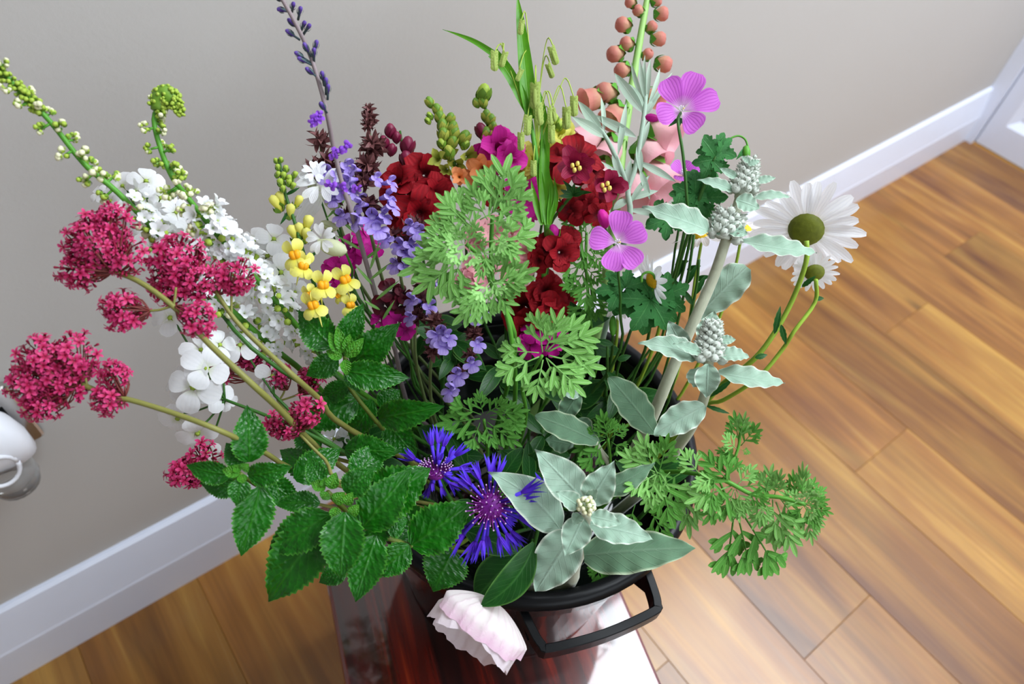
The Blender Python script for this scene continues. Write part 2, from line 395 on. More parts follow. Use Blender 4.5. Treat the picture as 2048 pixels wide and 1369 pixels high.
# bucket
BC = Vector((.457*.59*K, .4366*.59*K, 0)); RZ = .66*K; RR = .2799*.59*K
M_BLACK = plain('black_plastic', (.0045, .005, .006), .33, .1, 200, spec=.22)
M_BODY = plain('glossy_black_bucket', (.005, .0045, .005), .10, .1, 200, spec=.7)
bk = thing('bucket', 'round black plastic bucket full of cut flowers on the polished table', 'bucket', BC+UP*TZ)
Mb = Matrix.Translation(BC)
rb = RR*.76; ro = RR-.008
prof = [(.0001, TZ+.004), (rb-.006, TZ+.004), (rb-.004, TZ), (rb, TZ), (rb+.001, TZ+.006), (ro-.003, RZ-.034), (ro+.003, RZ-.032), (ro+.003, RZ-.008), (ro-.001, RZ-.004),
        (ro-.004, RZ-.008), (ro-.006, RZ-.03), (rb-.003, TZ+.008), (.0001, TZ+.008)]
part('body', MB().lathe(prof, Mb, 64), M_BODY, bk)
rt = .0068; rim = MB(); rim.lathe([(ro+rt*.3+rt*cos(a), RZ-rt*.4+rt*1.15*sin(a)) for a in [2*pi*i/12 for i in range(13)]], Mb, 72)
part('rim', rim, M_BLACK, bk)
hm = PZ(1203, 1248, .645); ha = math.atan2(hm.y-BC.y, hm.x-BC.x)
for s in (0, 1):
    a = ha+pi*s; d = Vector((cos(a), sin(a), 0)); sd = Vector((-sin(a), cos(a), 0)); zz = RZ-.020
    hwid = .050; rin = math.sqrt(max(1e-6, (ro+.002)**2-hwid**2)); rout = ro+.025
    path = [(rin-.004, hwid), (rout-.014, hwid*.95), (rout-.004, hwid*.90), (rout, hwid*.80), (rout+.003, 0), (rout, -hwid*.80), (rout-.004, -hwid*.90), (rout-.014, -hwid*.95), (rin-.004, -hwid)]
    path = [(p.x, p.y) for p in smooth([Vector((q, y, 0)) for q, y in path], 1, 4)[0]]
    rows, uvs = [], []
    for i, (q, y) in enumerate(path):
        p0, p1 = path[max(i-1, 0)], path[min(i+1, len(path)-1)]; tx, ty = p1[0]-p0[0], p1[1]-p0[1]; l = math.hypot(tx, ty); nx, ny = ty/l, -tx/l
        hh = .0072 if 0 < i < len(path)-1 else .011; th = .0031
        rows.append([BC+d*(q+nx*o)+sd*(y+ny*o)+UP*(zz+z) for o, z in ((th, hh*.9), (th*.8, hh), (-th*.8, hh), (-th, hh*.9), (-th, -hh), (th, -hh))]); uvs.append([(0, 0)]*6)
    mb = MB(); mb.grid(rows, uvs, 0, True)
    for yy in (hwid, -hwid):                  # brackets below the arms
        c = BC+sd*yy*.98+UP*zz
        mb.add([c+d*(rin-.003)+sd*e+UP*z for e in (-.0025, .0025) for z in (0,-.03)]+[c+d*(rout-.012)+sd*e-UP*.004 for e in (-.0025, .0025)],
               [(0, 1, 4), (2, 5, 3), (0, 4, 5, 2), (1, 3, 5, 4), (0, 2, 3, 1)])
    part('handle', mb, M_BLACK, bk, sm=False)
wm = NT('dark_water'); M_WATER = wm.out(srgb(14, 20, 16), .04, wm.bump(wm.noise(wm.n('TexCoord').outputs['Object'], 30, 2), .3, .002), spec=.6)
wz = TZ+.17; wr_ = rb+(ro-rb)*(.17/(RZ-TZ))-.006
wo = part('water', MB().lathe([(.0001, TZ+.01), (rb-.005, TZ+.01), (wr_, wz), (wr_*.6, wz), (.0001, wz)], Mb, 48), M_WATER, None)
wo['label'] = 'dark water inside the black bucket around the flower stems'; wo['kind'] = 'stuff'; wo['category'] = 'water'
def root(k=0.0, ang=None):
    """a point low in the bucket where a stem ends"""
    a = rnd(0, 2*pi) if ang is None else ang; r = rb*.8*math.sqrt(rnd(0.02, 1)) if k == 0 else k*rb
    return Vector((BC.x+r*cos(a), BC.y+r*sin(a), TZ+.015))

# ================================================================ PLANT MATERIALS
G = srgb
M_MINT = leafmat('mint_leaf', G(8, 66, 4), G(28, 124, 14), G(70, 152, 36), 7, .75, .12, .32, .5, .16, quilt=15, edge=G(84, 160, 50), spec=.5, veinamt=.32)
M_MINTL = leafmat('young_mint_leaf', G(40, 118, 24), G(100, 178, 44), G(150, 208, 84), 7, .5, .16, .4, .7, .25, quilt=11)
M_MSTEM = plain('mint_stem', G(88, 104, 34), .5, .2, 150)
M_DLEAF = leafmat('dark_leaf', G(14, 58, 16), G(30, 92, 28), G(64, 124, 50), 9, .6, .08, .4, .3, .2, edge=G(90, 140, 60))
M_GREEN = plain('fresh_green_stem', G(84, 150, 46), .5, .15, 90, trans=.05)
M_DGREEN = plain('deep_green_stem', G(52, 98, 34), .5, .2, 90)
M_LIME = plain('lime_bud', G(164, 190, 70), .5, .22, 300, trans=.1)
M_BUDG = plain('bud_green', G(104, 142, 44), .5, .25, 300)
M_CREAM = plain('cream_bud', G(236, 236, 196), .5, .08, 300, trans=.15)
M_WPET = petalmat('white_petal', G(226, 232, 208), G(247, 248, 250), (.02, .3), G(222, 226, 236), 10, .12, .5, .35, .25, .05)
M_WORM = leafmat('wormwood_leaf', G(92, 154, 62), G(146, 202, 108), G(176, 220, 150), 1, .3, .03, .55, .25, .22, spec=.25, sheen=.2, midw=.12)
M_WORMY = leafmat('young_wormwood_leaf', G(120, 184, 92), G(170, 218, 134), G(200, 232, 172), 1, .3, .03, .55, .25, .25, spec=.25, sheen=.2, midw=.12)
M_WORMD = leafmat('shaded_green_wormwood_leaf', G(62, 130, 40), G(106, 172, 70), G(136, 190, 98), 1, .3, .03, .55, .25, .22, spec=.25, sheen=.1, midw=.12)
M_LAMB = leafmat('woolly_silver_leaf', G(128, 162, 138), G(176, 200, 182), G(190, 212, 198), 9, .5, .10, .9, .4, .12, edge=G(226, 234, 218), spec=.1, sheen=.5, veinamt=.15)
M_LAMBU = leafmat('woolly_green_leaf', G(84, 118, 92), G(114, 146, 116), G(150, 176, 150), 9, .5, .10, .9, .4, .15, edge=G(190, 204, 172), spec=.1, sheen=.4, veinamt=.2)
M_WOOL = plain('white_wool', G(222, 230, 218), .95, .18, 420, spec=.1, sheen=.5, bump=.6)
M_WOOLS = plain('woolly_stem', G(186, 190, 166), .95, .12, 300, spec=.1, sheen=.4, bump=.5)
M_SILV = leafmat('silver_artemisia_leaf', G(158, 188, 164), G(198, 216, 200), G(216, 228, 214), 1, .3, .03, .7, .2, .2, spec=.2, sheen=.3)
M_VAL = petalmat('valerian_pink', G(170, 10, 66), G(226, 76, 140), (.15, .95), None, 8, 0, .5, .25, .1, .25)
M_VALB = plain('valerian_bud_red', G(142, 6, 54), .45, .25, 300, trans=.1)
M_VSTEM = plain('olive_valerian_stem', G(126, 126, 64), .5, .15, 120)
M_VPED = plain('purple_red_pedicel', G(112, 50, 46), .5, .2, 120)
M_TOAD = petalmat('toadflax_violet', G(120, 56, 190), G(160, 90, 226), (.1, .8), None, 8, 0, .5, .3)
M_TCAL = plain('toadflax_calyx', G(66, 84, 88), .5, .3, 300)
M_TSTEM = plain('mauve_grey_stem', G(134, 120, 122), .55, .12, 120)
M_YEL = petalmat('toadflax_yellow', G(236, 230, 74), G(244, 240, 132), (.1, .8), None, 8, 0, .5, .35)
M_ORG = plain('orange_palate', G(250, 168, 20), .5, .1, 300, trans=.1)
M_CAMP = leafmat('campion_calyx', G(196, 204, 160), G(220, 222, 188), G(158, 166, 104), 1, .2, .03, .5, .3, .3)
M_MAG = petalmat('magenta_petal', G(140, 0, 100), G(206, 14, 152), (.1, .6), G(150, 4, 110), 14, .3, .5, .25)
M_MAR = petalmat('maroon_petal', G(40, 4, 18), G(92, 8, 34), (.1, .8), None, 8, 0, .45, .1)
M_SAGE = petalmat('sage_lavender', G(146, 118, 212), G(192, 172, 240), (.1, .8), G(130, 102, 204), 8, .3, .5, .3)
M_SCAL = plain('sage_brown_calyx', G(108, 66, 66), .5, .3, 250, trans=.1)
M_SSTEM = plain('sage_stem', G(96, 112, 66), .5, .2, 120)
M_RED = petalmat('velvet_red_petal', G(84, 0, 16), G(158, 4, 24), (.1, .7), G(90, 0, 18), 10, .3, .6, .12, .4, .3, 0)
M_BUR = petalmat('burgundy_petal', G(92, 10, 46), G(150, 18, 62), (.1, .8), G(80, 4, 40), 12, .4, .45, .2)
M_BURB = plain('burgundy_bud', G(116, 24, 58), .45, .2, 200)
M_PINK = petalmat('pale_pink_petal', G(240, 196, 190), G(238, 166, 176), (.1, .9), None, 8, 0, .5, .35)
M_HOT = petalmat('hot_pink_petal', G(196, 30, 140), G(222, 40, 170), (.1, .8), G(170, 10, 120), 10, .25, .5, .3)
M_YSN = petalmat('yellow_snapdragon', G(206, 206, 70), G(238, 234, 122), (.1, .8), None, 8, 0, .5, .3)
M_APR = petalmat('apricot_petal', G(226, 150, 70), G(236, 150, 96), (.1, .8), None, 8, 0, .5, .3)
M_OLB = petalmat('olive_yellow_bud', G(128, 150, 50), G(190, 196, 84), (.1, .9), None, 8, 0, .5, .25)
M_STAM = plain('yellow_stamen', G(238, 214, 110), .5, .1, 300)
M_GRASS = leafmat('grass_blade', G(62, 136, 22), G(104, 172, 38), G(120, 184, 60), 1, .1, .02, .4, .3, .35)
M_SPK = leafmat('quaking_grass_scale', G(146, 172, 74), G(186, 204, 110), G(116, 140, 50), 1, .3, .03, .5, .3, .3)
M_FOX = petalmat('foxglove_coral', G(226, 210, 158), G(216, 140, 126), (.05, .7), None, 8, 0, .5, .4)
M_FOXP = petalmat('foxglove_pink', G(246, 214, 206), G(240, 176, 190), (.05, .9), None, 8, 0, .45, .35)
M_FSTEM = plain('foxglove_stem', G(150, 192, 110), .5, .12, 120)
M_GER = petalmat('geranium_petal', G(240, 214, 240), G(216, 114, 222), (.04, .36), G(172, 50, 186), 15, .5, .5, .35, .2, .06)
M_GLEAF = leafmat('geranium_leaf', G(34, 104, 44), G(66, 146, 70), G(110, 178, 104), 5, .5, .08, .45, .5, .2)
M_DAISY = petalmat('daisy_petal', G(236, 238, 226), G(250, 250, 252), (.0, .2), G(224, 224, 234), 8, .25, .5, .55, .2, .03)
M_DCAL = plain('daisy_green_back', G(104, 112, 26), .6, .4, 260, bump=.6)
M_DDISC = plain('daisy_yellow_disc', G(226, 180, 24), .6, .25, 600, bump=.8)
M_DSTEM = plain('daisy_stem', G(140, 170, 52), .5, .12, 120)
M_KNAP = petalmat('knapweed_blue', G(96, 40, 200), G(92, 60, 236), (.1, .8), G(70, 30, 190), 5, .3, .5, .25)
M_KCORE = petalmat('knapweed_purple', G(150, 40, 150), G(110, 24, 130), (.1, .9), None, 5, 0, .5, .2)
M_POP = petalmat('blush_poppy_petal', G(246, 240, 238), G(240, 206, 226), (.62, 1.12), G(232, 186, 214), 22, .16, .55, .45, .5, .18)

# ================================================================ PLANT PIECES
def p3(c, d): return P(c[0], c[1], d+(c[2] if len(c) > 2 else 0))
def nv(p, a=0, b=0, c=1.0): return (tocam(p)*c+CR*a+CU*b).normalized()
def stem(th, pts, wpx, mat, d, rt=True, name='stem', label=None, n=8, k=0.0):
    q = [p3(c, d) for c in pts]; dm = d
    r0, r1 = (wpx if isinstance(wpx, tuple) else (wpx, wpx)); rr = [W(r0+(r1-r0)*i/max(1, len(q)-1), dm)/2 for i in range(len(q))]
    if rt:
        e = root(k); q.append(q[-1].lerp(e, .5)+UP*.01); q.append(e); rr += [rr[-1], rr[-1]*.9]
    return part(name, MB().tube(q, rr, n), mat, th, label)
def leafp(th, b, t, wpx, mat, d, name='leaf', a=0, bb=0, label=None, **kw):
    p0, p1 = p3(b, d), p3(t, d); m = (p0+p1)/2
    return part(name, MB().leaf(p0, p1, W(wpx, d), nv(m, a, bb), **kw), mat, th, label)
def T(name, label, cat, c, d, group=None): return thing(name, label, cat, p3(c, d), group)
def lookM(p, sc, out=None, spin=None, k=.6):
    """instance matrix, local Z facing outward/camera"""
    z = tocam(p)*k + (out if out is not None else Vector())
    z += Vector((rnd(-.25, .25), rnd(-.25, .25), rnd(-.25, .25)))
    return frameZ(p, z, sc, rnd(0, 6.28) if spin is None else spin)

# -- small shared meshes, unit sized, local Z outward
def mk_floret(n=5, L=1.0, w=.5, cup=.25, tube=.9, tr=.12, ab=(.8, .5), nu=3, nvv=2, mats=None, wave=0, open_=.15, eye=None, fold=.1, tip=.1):
    mb = MB()
    if tube: mb.lathe([(tr*.45, -tube), (tr*.7, -tube*.4), (tr*1.1, 0)], None, 6, 1 if mats and len(mats) > 1 else 0)
    for k in range(n):
        a = 2*pi*k/n+rnd(-.12, .12); d = Vector((cos(a), sin(a), 0)); l = L*rnd(.88, 1.08)
        mb.leaf(d*open_*L*.5, d*l+UP*cup*l, w*L, (UP-d*.3).normalized(), ab, fold, .05, 0, 1, wave, 2, rnd(-.3, .3), nu, nvv, 0, tip, rnd(0, 6))
    if eye is not None: mb.ball(UP*.02, L*.13, None, .6, 6, 4, eye)
    return mb.mesh('floret', mats)
ME_VAL = [mk_floret(5, 1, .5, .25, 1.7, .22, (.7, .5), 3, 2, [M_VAL, M_VALB]) for _ in range(3)]
def mk_bud(mats, L=1.0, r=.3, cal=.4):
    mb = MB(); m = len(mats) > 1
    mb.lathe([(.001, -.5*L), (r*.5, -.42*L), (r*.72, -.1*L), (r, .2*L), (r*.85, .4*L), (.001, .52*L)], None, 7, 0)
    if m:
        for k in range(4):
            a = 2*pi*k/4; dd = Vector((cos(a), sin(a), 0)); mb.leaf(dd*r*.4-UP*.5*L, dd*r*1.15+UP*(cal-.4)*L, r*1.1, dd, (.6, .9), .1, .12, nu=3, nv=2, mi=1)
    return mb.mesh('bud', mats)
ME_VBUD = mk_bud([M_VALB], 1.2, .28)
ME_CBUD = mk_bud([M_CREAM, M_LIME], 1, .5, .45)
ME_GBUD = mk_bud([M_LIME, M_BUDG], 1, .45, .5)
ME_WSM = [mk_floret(5, 1, .8, c, .6, .3, (.7, .42), 5, 4, [M_WPET, M_LIME], .10, eye=e) for c, e in ((.3, 1), (.6, None), (.9, None), (.5, 1), (1.2, None))]
ME_W4 = [mk_floret(4, 1, .92, .10, .6, .13, (.75, .42), 6, 4, [M_WPET, M_LIME], .03, .2, 1, .06, .18) for _ in range(4)]
M_TOADB = plain('toadflax_bud_violet', G(92, 66, 150), .5, .25, 300)
ME_TBUD = mk_bud([M_TOADB, M_TCAL], 1.3, .28, .75)
def mk_lipped(mats, spur=.9, pal=2):
    """two-lipped toadflax / snapdragon-like flower; local Z towards the viewer, Y up"""
    mb = MB()
    mb.tube([Vector((0, .05, -.5)), Vector((0, -.1, -.15)), Vector((0, 0, .1))], [.16, .26, .3], 8, 0)
    if spur: mb.tube([Vector((0, -.05, -.45)), Vector((0, -.5, -.7)), Vector((0, -spur-.35, -.65))], [.14, .08, .02], 6, 0)
    for s in (-1, 1):
        mb.leaf(Vector((s*.08, .1, 0)), Vector((s*.30, .88, .18)), .66, Vector((s*.5, -.3, 1)), (.7, .4), .2, .18, nu=6, nv=4)
        mb.leaf(Vector((s*.1, -.05, .15)), Vector((s*.56, -.72, .22)), .72, Vector((s*.3, .5, 1)), (.7, .4), -.2, .2, nu=6, nv=4)
    mb.leaf(Vector((0, -.1, .2)), Vector((0, -.74, .32)), .5, Vector((0, .5, 1)), (.7, .4), -.2, .15, nu=5, nv=4)
    for s in (-1, 1): mb.ball(Vector((s*.11, .0, .25)), .24, Vector((s*.3, 1, .3)), 1.15, 8, 5, pal-1 if pal > 1 else 0)
    return mb.mesh('flower', mats)
ME_YTOAD = mk_lipped([M_YEL, M_ORG]); ME_PTOAD = mk_lipped([M_TOAD, M_TOAD], .6, 1)
ME_YTBUD = mk_bud([M_YEL, M_BUDG], 1.2, .34, .3)
ME_YTG = mk_bud([M_LIME, M_BUDG], 1.1, .4, .6)
def mk_sage():
    mb = MB()
    mb.tube([Vector((0, 0, -.7)), Vector((0, .02, -.25)), Vector((0, .08, .1))], [.14, .24, .30], 8, 0)
    for q in (-1, 1): mb.leaf(Vector((q*.1, .15, 0)), Vector((q*.14, .62, .55)), .5, Vector((q*.5, .8, .1)), (.7, .45), -.4, .3, nu=6, nv=4)
    for q in (-1, 1): mb.leaf(Vector((q*.12, 0, .1)), Vector((q*.85, -.25, .35)), .6, Vector((q*.1, .5, 1)), (.7, .4), .1, .1, nu=5, nv=4)
    mb.leaf(Vector((0, -.02, .12)), Vector((0, -.85, .5)), 1.05, Vector((0, .6, 1)), (.9, .32), -.15, .2, wave=.05, nu=7, nv=5)
    return mb.mesh('flower', [M_SAGE])
ME_SAGE = mk_sage()
def mk_calyx(mats=M_SCAL, n=5, r=.3, L=1.0):
    mb = MB()
    for k in range(n):
        a = 2*pi*k/n; d = Vector((cos(a), sin(a), 0))
        mb.leaf(d*.05-UP*.1, d*r*1.6+UP*L*rnd(.85, 1.1), r*1.5, d, (.55, .9), .25, .12, nu=5, nv=2)
    return mb.mesh('calyx', [mats])
ME_SCAL = [mk_calyx() for _ in range(2)]
def mk_ruffle(mats, n=5, wave=.09, w=.95, cup=.35, nu=7, nvv=8, layers=1, ab=(.8, .35), frill=0):
    mb = MB()
    for ly in range(layers):
        for k in range(n):
            a = 2*pi*(k+.5*ly)/n+rnd(-.2, .2); d = Vector((cos(a), sin(a), 0)); l = (1-.28*ly)*rnd(.85, 1.1); c = cup*(1+1.2*ly)
            mb.leaf(d*.06, d*l+UP*(c*l+rnd(-.1, .15)), w*l, (UP-d*.5).normalized(), ab, .25, .1, frill, 9, wave, 3.3, rnd(-.5, .5), nu, nvv, 0, rnd(.0, .3), rnd(0, 6))
    return mb.mesh('blossom', mats)
ME_RED = [mk_ruffle([M_RED], 5, .12, 1.0, .4, 6, 7, 2) for _ in range(2)]
ME_BURF = mk_ruffle([M_RED], 6, .09, .8, .15, 6, 8, 1, (.8, .3), .12)
ME_BUR = mk_ruffle([M_BUR], 5, .06, .95, .9, 6, 6, 2)
ME_MAG = mk_ruffle([M_MAG], 5, .05, .95, .12, 6, 8, 1, (.9, .25), .12)
ME_HOT = [mk_ruffle([M_HOT], 5, .1, 1.0, .45, 6, 7, 2) for _ in range(2)]
ME_PNK = mk_ruffle([M_PINK], 5, .1, 1.0, .45, 6, 7, 2)
ME_YSN = mk_ruffle([M_YSN], 5, .1, 1.0, .5, 6, 7, 2)
ME_APR = mk_ruffle([M_APR], 5, .08, 1.0, .9, 6, 6, 2)
ME_OLB = mk_ruffle([M_OLB], 4, .04, .9, 1.3, 5, 4, 1, (.8, .6))
ME_MARF = mk_ruffle([M_MAR], 5, .05, .95, .2, 5, 6, 1, (.9, .3), .12)

# -- finely lobed wormwood leaf: length 1 along Y, Z up
def finger(mb, p, ang, L, w, z=0, curl=0.0):
    n = 5; rows, uvs = [], []; dx, dy = sin(ang), cos(ang)
    for i in range(n+1):
        t = i/n; hw = w*(.30+.70*sin(pi*min(t*.80+.05, .97)))*(1 if i < n else .30)
        c = Vector((p[0]+dx*L*t, p[1]+dy*L*t, z+curl*t*t*L)); nx = Vector((dy, -dx, 0))
        rows.append([c-nx*hw+UP*hw*.35, c, c+nx*hw+UP*hw*.35]); uvs.append([(t, 0), (t, .5), (t, 1)])
    mb.grid(rows, uvs)
def mk_lobed(mat, pairs=3, fw=.036, spread=.62, seed=0, stalk=.22, droop=.22):
    random.seed(seed); mb = MB()
    mb.tube([Vector((0, 0, 0)), Vector((0, .4, 0)), Vector((0, .8, 0))], [.016, .014, .01], 5)
    for k in range(pairs):
        y = stalk+(.62-stalk)*k/max(1, pairs-1)
        for s in (-1, 1):
            a = s*rnd(.72, .95)*(1-.12*k); L = spread*(.78-.14*k)*rnd(.9, 1.1); yy = y+rnd(-.03, .03); z = rnd(-.02, .05)
            finger(mb, (0, yy), a, L, fw, z*.5, rnd(-.25, .2))
            if k < 2:
                q = (sin(a)*L*.42, yy+cos(a)*L*.42); finger(mb, q, a-s*rnd(.5, .65), L*.56, fw*.95, z*.5, rnd(-.2, .2))
                q = (sin(a)*L*.52, yy+cos(a)*L*.52); finger(mb, q, a+s*rnd(.5, .62), L*.44, fw*.9, z*.5, rnd(-.2, .2))
    for a, L in ((0, .42), (.55, .33), (-.55, .33)): finger(mb, (0, .60), a+rnd(-.06, .06), L, fw*1.1, 0, rnd(-.1, .1))
    mb.v = [(x, y, z-droop*(y*y*.6+x*x*.9)+droop*.25*y) for x, y, z in mb.v]
    return mb.mesh('leaf', [mat])
ME_WORM = [mk_lobed(M_WORM, 3, .047, .64, 10+i) for i in range(3)]+[mk_lobed(M_WORM, 2, .056, .60, 20+i, .28) for i in range(2)]
ME_WORMY = [mk_lobed(M_WORMY, 2, .060, .6, 30+i, .3, -.15) for i in range(2)]
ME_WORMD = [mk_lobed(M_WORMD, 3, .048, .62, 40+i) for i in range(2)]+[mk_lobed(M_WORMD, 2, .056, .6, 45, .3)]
random.seed(11)
def lobed(th, b, t, d, wf=1.0, mes=None, a=0, bb=0, zt=0, name='leaf'):
    p0, p1 = p3(b, d), p3(t, d)+tocam(p3(t, d))*zt; L = (p1-p0).length; m = (p0+p1)/2
    return inst(name, random.choice(mes or ME_WORM), frame(p0, p1-p0, nv(m, a+rnd(-.2, .2), bb+rnd(-.2, .2)), L, L*wf, L), th)
# -- palmate toothed leaf (geranium): radius 1 in XY, stalk at the origin towards -Y
def mk_palm(mat, n=5, seed=0):
    random.seed(seed); mb = MB()
    for k in range(n):
        a = (k-(n-1)/2)*radians(62 if n == 5 else 48); d = Vector((sin(a), cos(a), 0)); L = (1.0-.08*abs(k-(n-1)/2))*rnd(.92, 1.05)
        mb.leaf(Vector((0, 0, 0)), d*L+UP*rnd(-.12, .05), .56*L, UP, (1.25, .95), .22, .10, .55, 4, .02, 2, 0, 24, 6, 0, .08)
    return mb.mesh('leaf', [mat])
ME_PALM = [mk_palm(M_GLEAF, 5, 3), mk_palm(M_GLEAF, 5, 4)]; random.seed(12)
def palm(th, c, r, d, up=(0, 1), a=0, bb=0, name='leaf'):
    p = p3(c, d); y = CR*up[0]+CU*up[1]; return inst(name, random.choice(ME_PALM), frame(p, y, nv(p, a, bb), W(r, d)), th)
def bl(th, me, c, r, d, a=0, bb=0, name='blossom', spin=None, up=None):
    """a blossom mesh facing the viewer, tilted by a, bb"""
    p = p3(c, d); me = random.choice(me) if isinstance(me, list) else me
    if up is not None:
        return inst(name, me, frame(p, CR*up[0]+CU*up[1], nv(p, a, bb), W(r, d)), th)
    return inst(name, me, frameZ(p, nv(p, a, bb), W(r, d), rnd(0, 6.28) if spin is None else spin), th)

# ================================================================ TALL WHITE-BUDDED SPIKES
def spike_flowers(th, path, d, n, r, side, me, name, jit=.5, w0=0.0, w1=1.0, taper=(1, 1), mix_=None):
    """small flowers or buds around a stem path (list of world points)"""
    for i in range(n):
        t = w0+(w1-w0)*(i+rnd(-.3, .3)+.5)/n; x = t*(len(path)-1); j = min(int(max(x, 0)), len(path)-2); f = x-j
        p = path[j].lerp(path[j+1], f); ax = (path[j]-path[j+1]).normalized()
        sc = taper[0]+(taper[1]-taper[0])*(t-w0)/(w1-w0)
        o = ax.orthogonal(); o.rotate(Matrix.Rotation(2.4*i+rnd(-.4, .4), 3, ax))
        o = (o+tocam(p)*.55).normalized(); q = p+o*W(side, d)*sc*rnd(1-jit, 1.1)
        m = random.choice(me); inst(name, m, frameZ(q, o*1.0+ax*.35, W(r, d)*sc*rnd(.8, 1.15), rnd(0, 6)), th)
def clusters(th, path, d, n, r, side, me, w0, w1, taper=(1, 1), per=5):
    """tight bunches of buds on short stalks, alternating round the stem"""
    for i in range(n):
        t = w0+(w1-w0)*(i+.5)/n; x = t*(len(path)-1); j = min(int(x), len(path)-2); p = path[j].lerp(path[j+1], x-j); ax = (path[j]-path[j+1]).normalized()
        sc = taper[0]+(taper[1]-taper[0])*i/n; o = ax.orthogonal(); o.rotate(Matrix.Rotation(2.1*i+rnd(-.4, .4), 3, ax)); o = (o+tocam(p)*.4).normalized(); c = p+o*W(side, d)*sc
        for k in range(per):
            e = Vector((rnd(-1, 1), rnd(-1, 1), rnd(-1, 1))).normalized(); q = c+(e*.85+o*.3+ax*.35)*W(r*.95, d)*sc
            inst('bud', random.choice(me), frameZ(q, (q-p).normalized()+ax*.4+e*.3, W(r, d)*sc*rnd(.85, 1.15), rnd(0, 6)), th)
        part('stalk', MB().tube([p, c], [W(3, d), W(2, d)], 5, sub=1), M_GREEN, th)
def spath(cs, d): return smooth([p3(c, d) for c in cs], 1, 5)[0]
A1 = [(-40, 95), (30, 172), (100, 243), (170, 330), (235, 385), (330, 482), (430, 590), (540, 690), (650, 790)]
da = .47
t = T('white_budded_spike', 'long straight stem of round white buds reaching to the left edge of the photo', 'flower', (430, 590), da, 'tall spikes of white buds')
stem(t, [(c[0], c[1], [-.03, -.03, -.02, -.01, 0, .02, .05, .09, .14][i]) for i, c in enumerate(A1)], (8, 15), M_GREEN, da)
pa = spath([(c[0], c[1], [-.03, -.03, -.02, -.01, 0, .02, .05, .09, .14][i]) for i, c in enumerate(A1)], da)
spike_flowers(t, pa, da, 60, 12, 13, [ME_GBUD], 'bud', .5, .0, .22, (.75, 1))
clusters(t, pa, da, 17, 12, 21, [ME_CBUD, ME_CBUD, ME_GBUD], .06, .50, (.75, 1.1))
spike_flowers(t, pa, da, 96, 16.5, 30, ME_WSM*3+[ME_CBUD, ME_GBUD, ME_GBUD], 'floret', .45, .52, .90)
B1 = [(322, 205), (308, 240), (322, 300), (345, 355), (375, 395), (415, 445), (455, 495), (500, 545), (560, 612), (625, 690), (700, 770)]
BD = [-.01, -.01, -.01, -.01, 0, .0, .02, .03, .05, .08, .12]
db = .49
t = T('white_budded_spike', 'green stem of round white buds with a drooping bright green cone at its tip', 'flower', (455, 495), db, 'tall spikes of white buds')
bb_ = [(c[0], c[1], BD[i]) for i, c in enumerate(B1)]; stem(t, bb_, (9, 14), M_GREEN, db); pb = spath(bb_, db)
clusters(t, pb, db, 17, 11, 19, [ME_CBUD, ME_GBUD, ME_GBUD], .02, .36, (.8, 1.05))
clusters(t, pb, db, 8, 13, 25, [ME_CBUD], .30, .52)
spike_flowers(t, pb, db, 118, 16.5, 34, ME_WSM*3+[ME_CBUD, ME_GBUD, ME_GBUD], 'floret', .5, .46, .95)
cone = part('tip_cone', MB().tube([p3(c, db-.01) for c in ((318, 222), (322, 200), (334, 190), (348, 204), (360, 220), (366, 232))], [W(x, db)/2 for x in (30, 40, 42, 32, 18, 4)], 10), M_BUDG, t, 'bright green drooping cone of unopened buds')
cp = [p3(c, db-.01) for c in ((318, 222), (322, 200), (334, 190), (348, 204), (360, 220), (366, 232))]
for i in range(130):
    k = rnd(0, 4.6); j = int(k); p = cp[j].lerp(cp[j+1], k-j); o = (tocam(p)*.6+CR*rnd(-1, 1)+CU*rnd(-1, 1)).normalized()
    inst('bud', ME_GBUD, frameZ(p+o*W([15, 19, 20, 15, 9, 3][j], db), o, W(8, db)*rnd(.8, 1.2)), cone)

# ================================================================ WHITE FOUR-PETALLED FLOWERS
def rocket(label, st, fl, d, base, leaves=()):
    t = T('white_rocket', label, 'flower', base, d, 'white four petalled flowers'); s = stem(t, st, (6, 9), M_DGREEN, d)
    for f in fl:
        p = p3(f[:2], d+(f[5] if len(f) > 5 else rnd(-.012, .012))); a, b = f[3], f[4]
        inst('blossom', random.choice(ME_W4), frameZ(p, nv(p, a, b), W(f[2], d), rnd(0, 6)), t)
        e = p3(st[0], d); part('pedicel', MB().tube([p-nv(p, a, b)*W(14, d), p.lerp(e, .45)-tocam(p)*W(16, d), e], W(2.2, d), 5), M_DGREEN, t)
    for b, tt, w in leaves: leafp(t, b, tt, w, M_DLEAF, d)
    return t
rocket('large white four-petalled flowers behind the two budded spikes, above the red heads', [(300, 460), (420, 600), (560, 740)],
       [(245, 372, 34, -.6, .5), (292, 362, 36, .1, .8), (322, 396, 34, .3, .3), (352, 425, 32, .5, .1), (262, 412, 34, -.4, .1), (222, 402, 28, -.8, .1), (290, 442, 34, -.1, 0), (330, 462, 32, .2, -.2), (378, 462, 30, .5, -.1), (300, 500, 34, 0, -.2), (350, 505, 30, .2, -.3), (400, 500, 26, .4, -.1), (196, 388, 20, -.8, .4), (420, 440, 24, .5, .4)], .535, (300, 460))
rocket('white four-petalled flowers massed left of the yellow flowers', [(560, 560), (620, 660), (700, 780)],
       [(508, 482, 34, -.4, .5), (548, 478, 38, .3, .6), (535, 512, 38, 0, .2), (562, 545, 40, .3, 0), (520, 550, 36, -.2, -.1), (590, 520, 26, .6, .2), (548, 590, 32, .1, -.2), (500, 590, 30, -.3, -.1), (590, 585, 30, .4, -.2), (480, 515, 26, -.5, .2), (575, 630, 28, .3, -.2), (540, 640, 26, 0, -.4)], .565, (560, 560))
